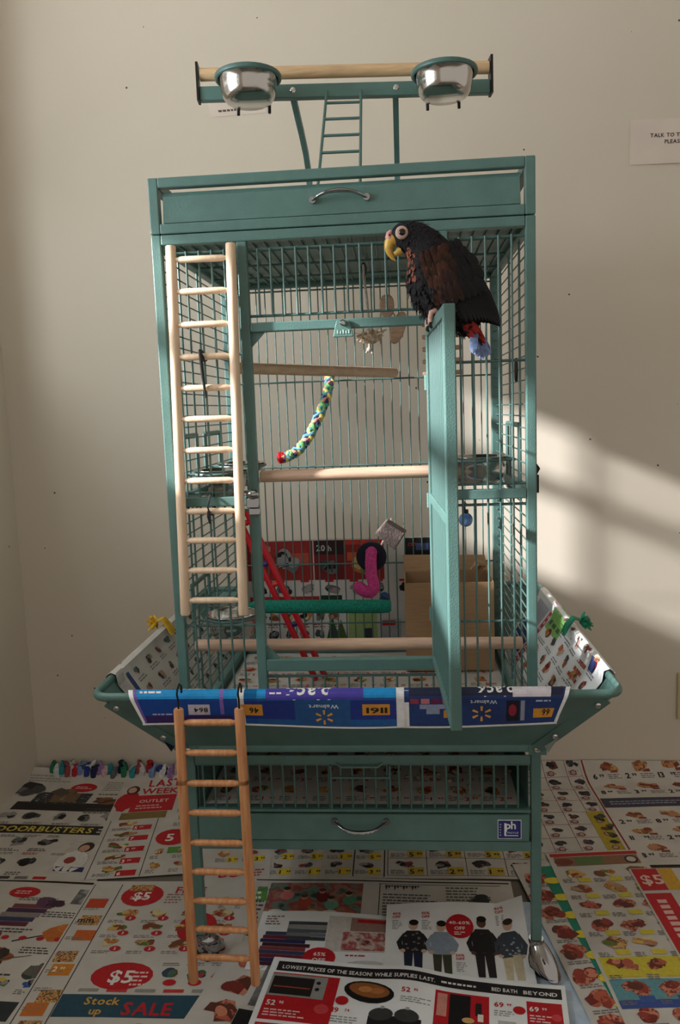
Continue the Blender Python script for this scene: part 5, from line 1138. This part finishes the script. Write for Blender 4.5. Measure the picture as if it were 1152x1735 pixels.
for i in range(6):
    for j in range(4):
        if i > 4 and j > 2: continue
        x = 0.035+0.062*i; y = 0.008+0.042*j; S.product(x, y+0.008, 0.040, 0.028, [(110, 30, 44), (176, 100, 70), (206, 160, 140), (70, 70, 76), (190, 140, 80)], 4); S.greek(x, y-0.003, 0.05, 0.010, 2, (130, 130, 132))
S.rect(0.05, 0.14, 0.028, 0.02, (40, 56, 110), 4); S.greek(0.09, 0.10, 0.05, 0.06, 4, (170, 70, 60), 3)
o = S.build('newspaper', PAPERW, 'white printed newspaper lining the right slope of the cage skirt', group=SKG)
q = MB(); q.add([(0.7225, 0.03, 0.530), (0.7225, 0.11, 0.530), (0.700, 0.06, 0.487)], [(0, 1, 2)]); part(q, 'hanging_corner', PAPERW, o)
# front sheets folded over the rim
def front_sheet(x0, w, hang, ph):
    SL = math.hypot(SY0-BY0, SZ1-SZ0); dy, dz = (SY0-BY0)/SL, (SZ1-SZ0)/SL; ny, nz = dz, -dy
    v0 = SL*0.40; lim = SL-0.004
    def e(u, v, o):
        s = v0+v; wob = 0.0012*math.sin(u*23+ph)
        x = x0+u
        if s < lim: return V((x, BY0+dy*s+ny*(0.004+wob+o), SZ0+dz*s+nz*(0.004+wob+o)))
        r_ = 0.0112+o; a = min((s-lim)/0.0112, 2.62); ex = max(0.0, s-lim-2.62*0.0112)
        ang = math.atan2(nz, ny)+a
        p = V((x, SY0+math.cos(ang)*r_, SZ1+math.sin(ang)*r_)); d = V((0, -math.sin(ang), math.cos(ang)))
        k = min(1, ex/0.04)
        p += d*ex+V((0, -(0.0035*math.sin(u*17+ph)+0.0015)*k, 0.0045*math.sin(u*12+ph*1.7)*k))
        # side edges taper inwards as the sheet hangs
        f = min(1, max(0, (s-lim)/0.07)); p.x += 0.024*f*max(0, 1-u/0.06) if ph < 1 else 0.0
        p.x -= 0.024*f*max(0, 1-(w-u)/0.06) if ph > 1 else 0.0
        return p
    tot = (SL-v0-0.004)+2.62*0.0112+hang
    return Sheet(e, w, tot), tot, (SL-v0-0.004)
# (v is measured from the inside edge; 'b' is the bottom of the hanging part)
S, tot, vr = front_sheet(-0.046, 0.435, 0.046, 0.4)
CY, BL, PU = (24, 140, 206), (26, 70, 150), (72, 62, 160)
top0 = vr+0.006; hang0 = vr+0.0245
def frect(x, d0, d1, w, c, lay=1): S.rect(x, vr+d0, w, d1-d0, c, lay, step=0.004)
frect(0.008, -0.03, 0.026, 0.20, CY); frect(0.008, 0.026, 0.070, 0.20, BL); frect(0.008, 0.058, 0.0715, 0.16, (56, 40, 96), 2); frect(0.008, 0.0, 0.07, 0.006, (120, 90, 170), 3)
frect(0.150, 0.0, 0.055, 0.006, (130, 100, 180), 3); frect(0.178, -0.03, 0.074, 0.010, (214, 214, 216), 4)
frect(0.188, -0.03, 0.026, 0.245, CY, 1); frect(0.188, 0.026, 0.072, 0.237, (36, 88, 150), 1)
frect(0.222, -0.03, 0.028, 0.150, PU, 3); frect(0.188, 0.030, 0.062, 0.078, (34, 54, 134), 2); frect(0.352, 0.030, 0.060, 0.072, (34, 54, 134), 2); frect(0.268, 0.032, 0.071, 0.084, (40, 84, 140), 3)
frect(0.422, -0.03, 0.076, 0.013, (224, 224, 226), 4)
frect(0.100, 0.036, 0.056, 0.034, (196, 190, 204), 4); S.text('864', 0.131, vr+0.051-0.012*0.72, 0.012, BK, flip=True, lay=6, fit=0.022)
frect(0.182, 0.036, 0.056, 0.034, (206, 142, 52), 5); S.text('46', 0.210, vr+0.052-0.014*0.72, 0.014, BK, flip=True, lay=7)
frect(0.370, 0.036, 0.053, 0.042, (206, 142, 52), 5); S.text('1161', 0.408, vr+0.050-0.012*0.72, 0.012, BK, flip=True, lay=7, fit=0.032)
S.text('Walmart', 0.334, vr+0.0425-0.0085*0.72, 0.0085, (206, 216, 228), flip=True, lay=7, fit=0.046)
for k in range(6):
    a = math.pi/2+k*math.pi/3; cx_, cy_ = 0.311, vr+0.0565; ca, sa = math.cos(a), math.sin(a)
    S.poly([(cx_+ca*0.0055-sa*0.0012, cy_+sa*0.0055*0.8+ca*0.0012), (cx_+ca*0.0055+sa*0.0012, cy_+sa*0.0055*0.8-ca*0.0012), (cx_+ca*0.0145+sa*0.0020, cy_+sa*0.0145*0.8-ca*0.0020), (cx_+ca*0.0145-sa*0.0020, cy_+sa*0.0145*0.8+ca*0.0020)], (220, 160, 70), 7)
S.text('black', 0.322, vr+0.018-0.030*0.35, 0.030, WH, flip=True, lay=6, fit=0.070); S.greek(0.228, vr+0.016, 0.028, 0.006, 1, WH, 6); S.greek(0.02, vr+0.012, 0.045, 0.008, 1, WH, 5); S.greek(0.09, vr+0.004, 0.05, 0.008, 1, WH, 5); S.greek(0.035, vr+0.052, 0.04, 0.006, 1, (176, 170, 206), 5)
S.build('newspaper', PAPERW, 'blue store flyer folded over the skirt rim left of the open door', group=SKG, ny=70)
S, tot, vr = front_sheet(0.385, 0.255, 0.046, 2.2)
frect(0.0, -0.03, 0.072, 0.248, (40, 62, 118), 1); frect(0.010, 0.006, 0.024, 0.235, (34, 38, 66), 2); frect(0.165, 0.006, 0.026, 0.060, (214, 208, 216), 4)
for i in range(5): frect(0.012+0.016*i, 0.028, 0.036, 0.013, [(150, 60, 80), (196, 120, 130), (110, 40, 80), (170, 80, 70), (206, 150, 150)][i], 4)
frect(0.026, 0.037, 0.044, 0.040, (140, 150, 180), 4); frect(0.036, 0.044, 0.052, 0.020, (140, 150, 180), 4); frect(0.062, 0.046, 0.058, 0.022, (206, 142, 52), 4); S.text('9', 0.078, vr+0.056-0.011*0.72, 0.011, BK, flip=True, lay=6)
S.text('Walmart', 0.142, vr+0.037-0.0085*0.72, 0.0085, (206, 216, 228), flip=True, lay=6, fit=0.040)
for k in range(6):
    a = math.pi/2+k*math.pi/3; cx_, cy_ = 0.119, vr+0.0525; ca, sa = math.cos(a), math.sin(a)
    S.poly([(cx_+ca*0.006-sa*0.0012, cy_+sa*0.0055*0.8+ca*0.0012), (cx_+ca*0.006+sa*0.0012, cy_+sa*0.0055*0.8-ca*0.0012), (cx_+ca*0.0155+sa*0.0020, cy_+sa*0.015*0.8-ca*0.0020), (cx_+ca*0.0155-sa*0.0020, cy_+sa*0.015*0.8+ca*0.0020)], (226, 170, 80), 6)
frect(0.156, 0.032, 0.066, 0.019, (30, 28, 44), 4); S.ell(0.165, vr+0.048, 0.006, 0.010, (150, 40, 60), 6); frect(0.177, 0.032, 0.066, 0.006, (150, 156, 176), 4)
frect(0.196, 0.046, 0.062, 0.042, (214, 148, 54), 4); S.text('66', 0.230, vr+0.0585-0.0155*0.72, 0.0155, BK, flip=True, lay=6); S.text('black', 0.168, vr+0.017-0.024*0.35, 0.024, WH, flip=True, lay=6, fit=0.055); S.rect(0.0, 0, 0.010, S.h, (224, 224, 226), 5); S.greek(0.20, vr+0.030, 0.035, 0.006, 1, (190, 200, 220), 5)
S.rect(S.w-0.007, 0, 0.006, S.h, (230, 230, 232), 5); S.rect(0, S.h-0.004, S.w, 0.003, (220, 222, 226), 5)
S.build('newspaper', PAPERW, 'navy store flyer folded over the skirt rim right of the open door', group=SKG, ny=70)
# sheet on the cage floor
S = Sheet(lambda u, v, o: V((0.022+u, 0.022+v, 0.4312+0.0008*math.sin(u*20)*math.sin(v*17)+o)), 0.566, 0.466)
cells(S, 0.005, 0.005, 0.55, 0.45, 9, 6, MEAT+FOOD, 1, RD, None, pFOOD); S.rect(0.05, 0.10, 0.13, 0.05, (40, 150, 140), 3); S.rect(0.07, 0.30, 0.22, 0.012, RD, 3); S.rect(0.05, 0.03, 0.07, 0.06, (130, 40, 44), 3); S.rect(0.17, 0.03, 0.07, 0.03, RD, 3)
S.build('newspaper', PAPER, 'printed newspaper covering the cage floor under the lowest perch', group=SKG)
# sheet in the litter drawer
S = Sheet(lambda u, v, o: V((0.030+u, 0.012+v, 0.3072+0.0008*math.sin(u*24)*math.sin(v*19)+o)), 0.55, 0.455)
cells(S, 0.005, 0.005, 0.54, 0.44, 9, 6, MEAT+FOOD+TECH, 1, RD, None, pFOOD)
S.build('newspaper', PAPER, 'newspaper with droppings lying in the drawer behind the lower grille', group=SKG)
q = MB(); rl = random.Random(3)
for i in range(70):
    x, y = rl.uniform(0.30, 0.58), rl.uniform(0.03, 0.25); q.ball((x, y, 0.3105), (rl.uniform(.002, .006), rl.uniform(.002, .005), rl.uniform(.001, .004)), 6, 4)
o = part(q, 'litter_crumbs', mat('litter_crumbs', (170, 156, 132), rough=0.9, scale=200, rgb2=(96, 80, 60)), None); o['kind'] = 'stuff'; o['label'] = 'crumbs and husks scattered in the lower drawer'; o['category'] = 'litter'
# flyer standing behind the back grille
S = Sheet(lambda u, v, o: V((0.020+u, 0.5255-o+0.10*max(0, v-0.24)*0+0.0025*math.sin(u*14), 0.442+v)), 0.435, 0.252)
DR = (150, 44, 40)
S.rect(0.004, 0.155, 0.155, 0.094, DR, 1); S.product(0.06, 0.165, 0.075, 0.075, TECH, 7, lay=3); S.rect(0.01, 0.225, 0.05, 0.012, (196, 120, 110), 3); S.rect(0.11, 0.19, 0.04, 0.03, (176, 80, 60), 3)
S.rect(0.162, 0.155, 0.072, 0.094, (120, 34, 36), 1); S.rect(0.164, 0.215, 0.068, 0.033, (52, 30, 32), 2); S.text('20', 0.168, 0.224, 0.020, (190, 184, 180)); S.text('h', 0.196, 0.224, 0.018, (190, 184, 180)); S.product(0.168, 0.16, 0.06, 0.05, TECH, 5, lay=3)
S.rect(0.236, 0.155, 0.090, 0.094, DR, 1); S.rect(0.236, 0.238, 0.09, 0.010, (206, 60, 44), 3); S.product(0.24, 0.16, 0.07, 0.06, FOOD, 6, lay=3); S.rect(0.24, 0.20, 0.03, 0.02, (206, 90, 60), 3)
S.rect(0.376, 0.185, 0.058, 0.066, (26, 26, 30), 1); S.rect(0.376, 0.185, 0.058, 0.018, (50, 76, 44), 2); S.text('CRT', 0.382, 0.232, 0.010, (176, 60, 56)); S.rect(0.40, 0.222, 0.03, 0.016, (70, 80, 120), 3)
for i in range(7): S.product(0.006+0.058*i, 0.118, 0.045, 0.032, TECH+[(150, 130, 130)], 4); S.rect(0.012+0.058*i, 0.150, 0.02, 0.005, RD, 3)
S.rect(0.006, 0.088, 0.165, 0.028, DR, 1); S.greek(0.09, 0.094, 0.07, 0.016, 2, (206, 150, 140), 3); S.rect(0.175, 0.078, 0.05, 0.040, (30, 56, 44), 1); S.product(0.31, 0.10, 0.03, 0.03, [(70, 100, 150), (50, 66, 110)], 3, lay=3)
for i in range(6): S.product(0.01+0.036*i, 0.052, 0.032, 0.030, FOOD+TECH, 4); S.product(0.01+0.036*i, 0.008, 0.030, 0.034, TECH, 4); S.greek(0.01+0.036*i, 0.040, 0.03, 0.010, 2, (130, 60, 60))
S.rect(0.238, 0.004, 0.068, 0.070, (150, 172, 110), 1); S.poly([(0.185, 0.012), (0.215, 0.012), (0.200, 0.070)], (50, 84, 50), 4); S.poly([(0.205, 0.012), (0.235, 0.012), (0.220, 0.060)], (80, 96, 50), 4); S.rect(0.276, 0.006, 0.02, 0.032, (60, 60, 66), 4); S.rect(0.312, 0.0, 0.05, 0.06, (170, 168, 170), 1); S.rect(0.318, 0.044, 0.03, 0.012, RD, 3)
S.build('newspaper', PAPER, 'red and white electronics flyer standing behind the rear bars', group=SKG)
# ties that hold the skirt papers
def tie(c, side, col, name, label):
    t = root('ribbon_tie', c, label, 'tie'); m = mat('tie_'+name, col, rough=0.5, scale=80, amt=0.1); r = random.Random(5 if side < 0 else 8)
    q = MB(); c = V(c); inn = V((-side, 0, 0))
    for dy in (-0.006, 0.0, 0.006):
        q.tube([c+V((0, dy, 0.004)), c+inn*0.014+V((0, dy*1.5, 0.010)), c+inn*0.028+V((0, dy*1.9-0.004, -0.006)), c+inn*0.036+V((0, dy*2-0.006, -0.022))], [0.0036, 0.0042, 0.0038, 0.0022], 6, flat=0.5)
    part(q, 'loop', m, t, smooth=True); q = MB()
    for i in range(30):
        d = V((side*r.uniform(0.1, 1.0), r.uniform(-0.8, 0.6), r.uniform(-0.5, 0.9))).normalized(); L = r.uniform(0.014, 0.024)
        q.tube([c, c+d*L*0.6, c+d*L+V((0, 0, -0.002))], [0.0036, 0.0032, 0.0018], 6, flat=0.7)
    part(q, 'tassel', m, t, smooth=True)
tie((-0.116, 0.255, 0.572), -1, (214, 170, 34), 'yellow', 'yellow ribbon tie on the left skirt rim')
tie((0.727, 0.214, 0.572), 1, (10, 128, 96), 'green', 'green ribbon tie on the right skirt rim')
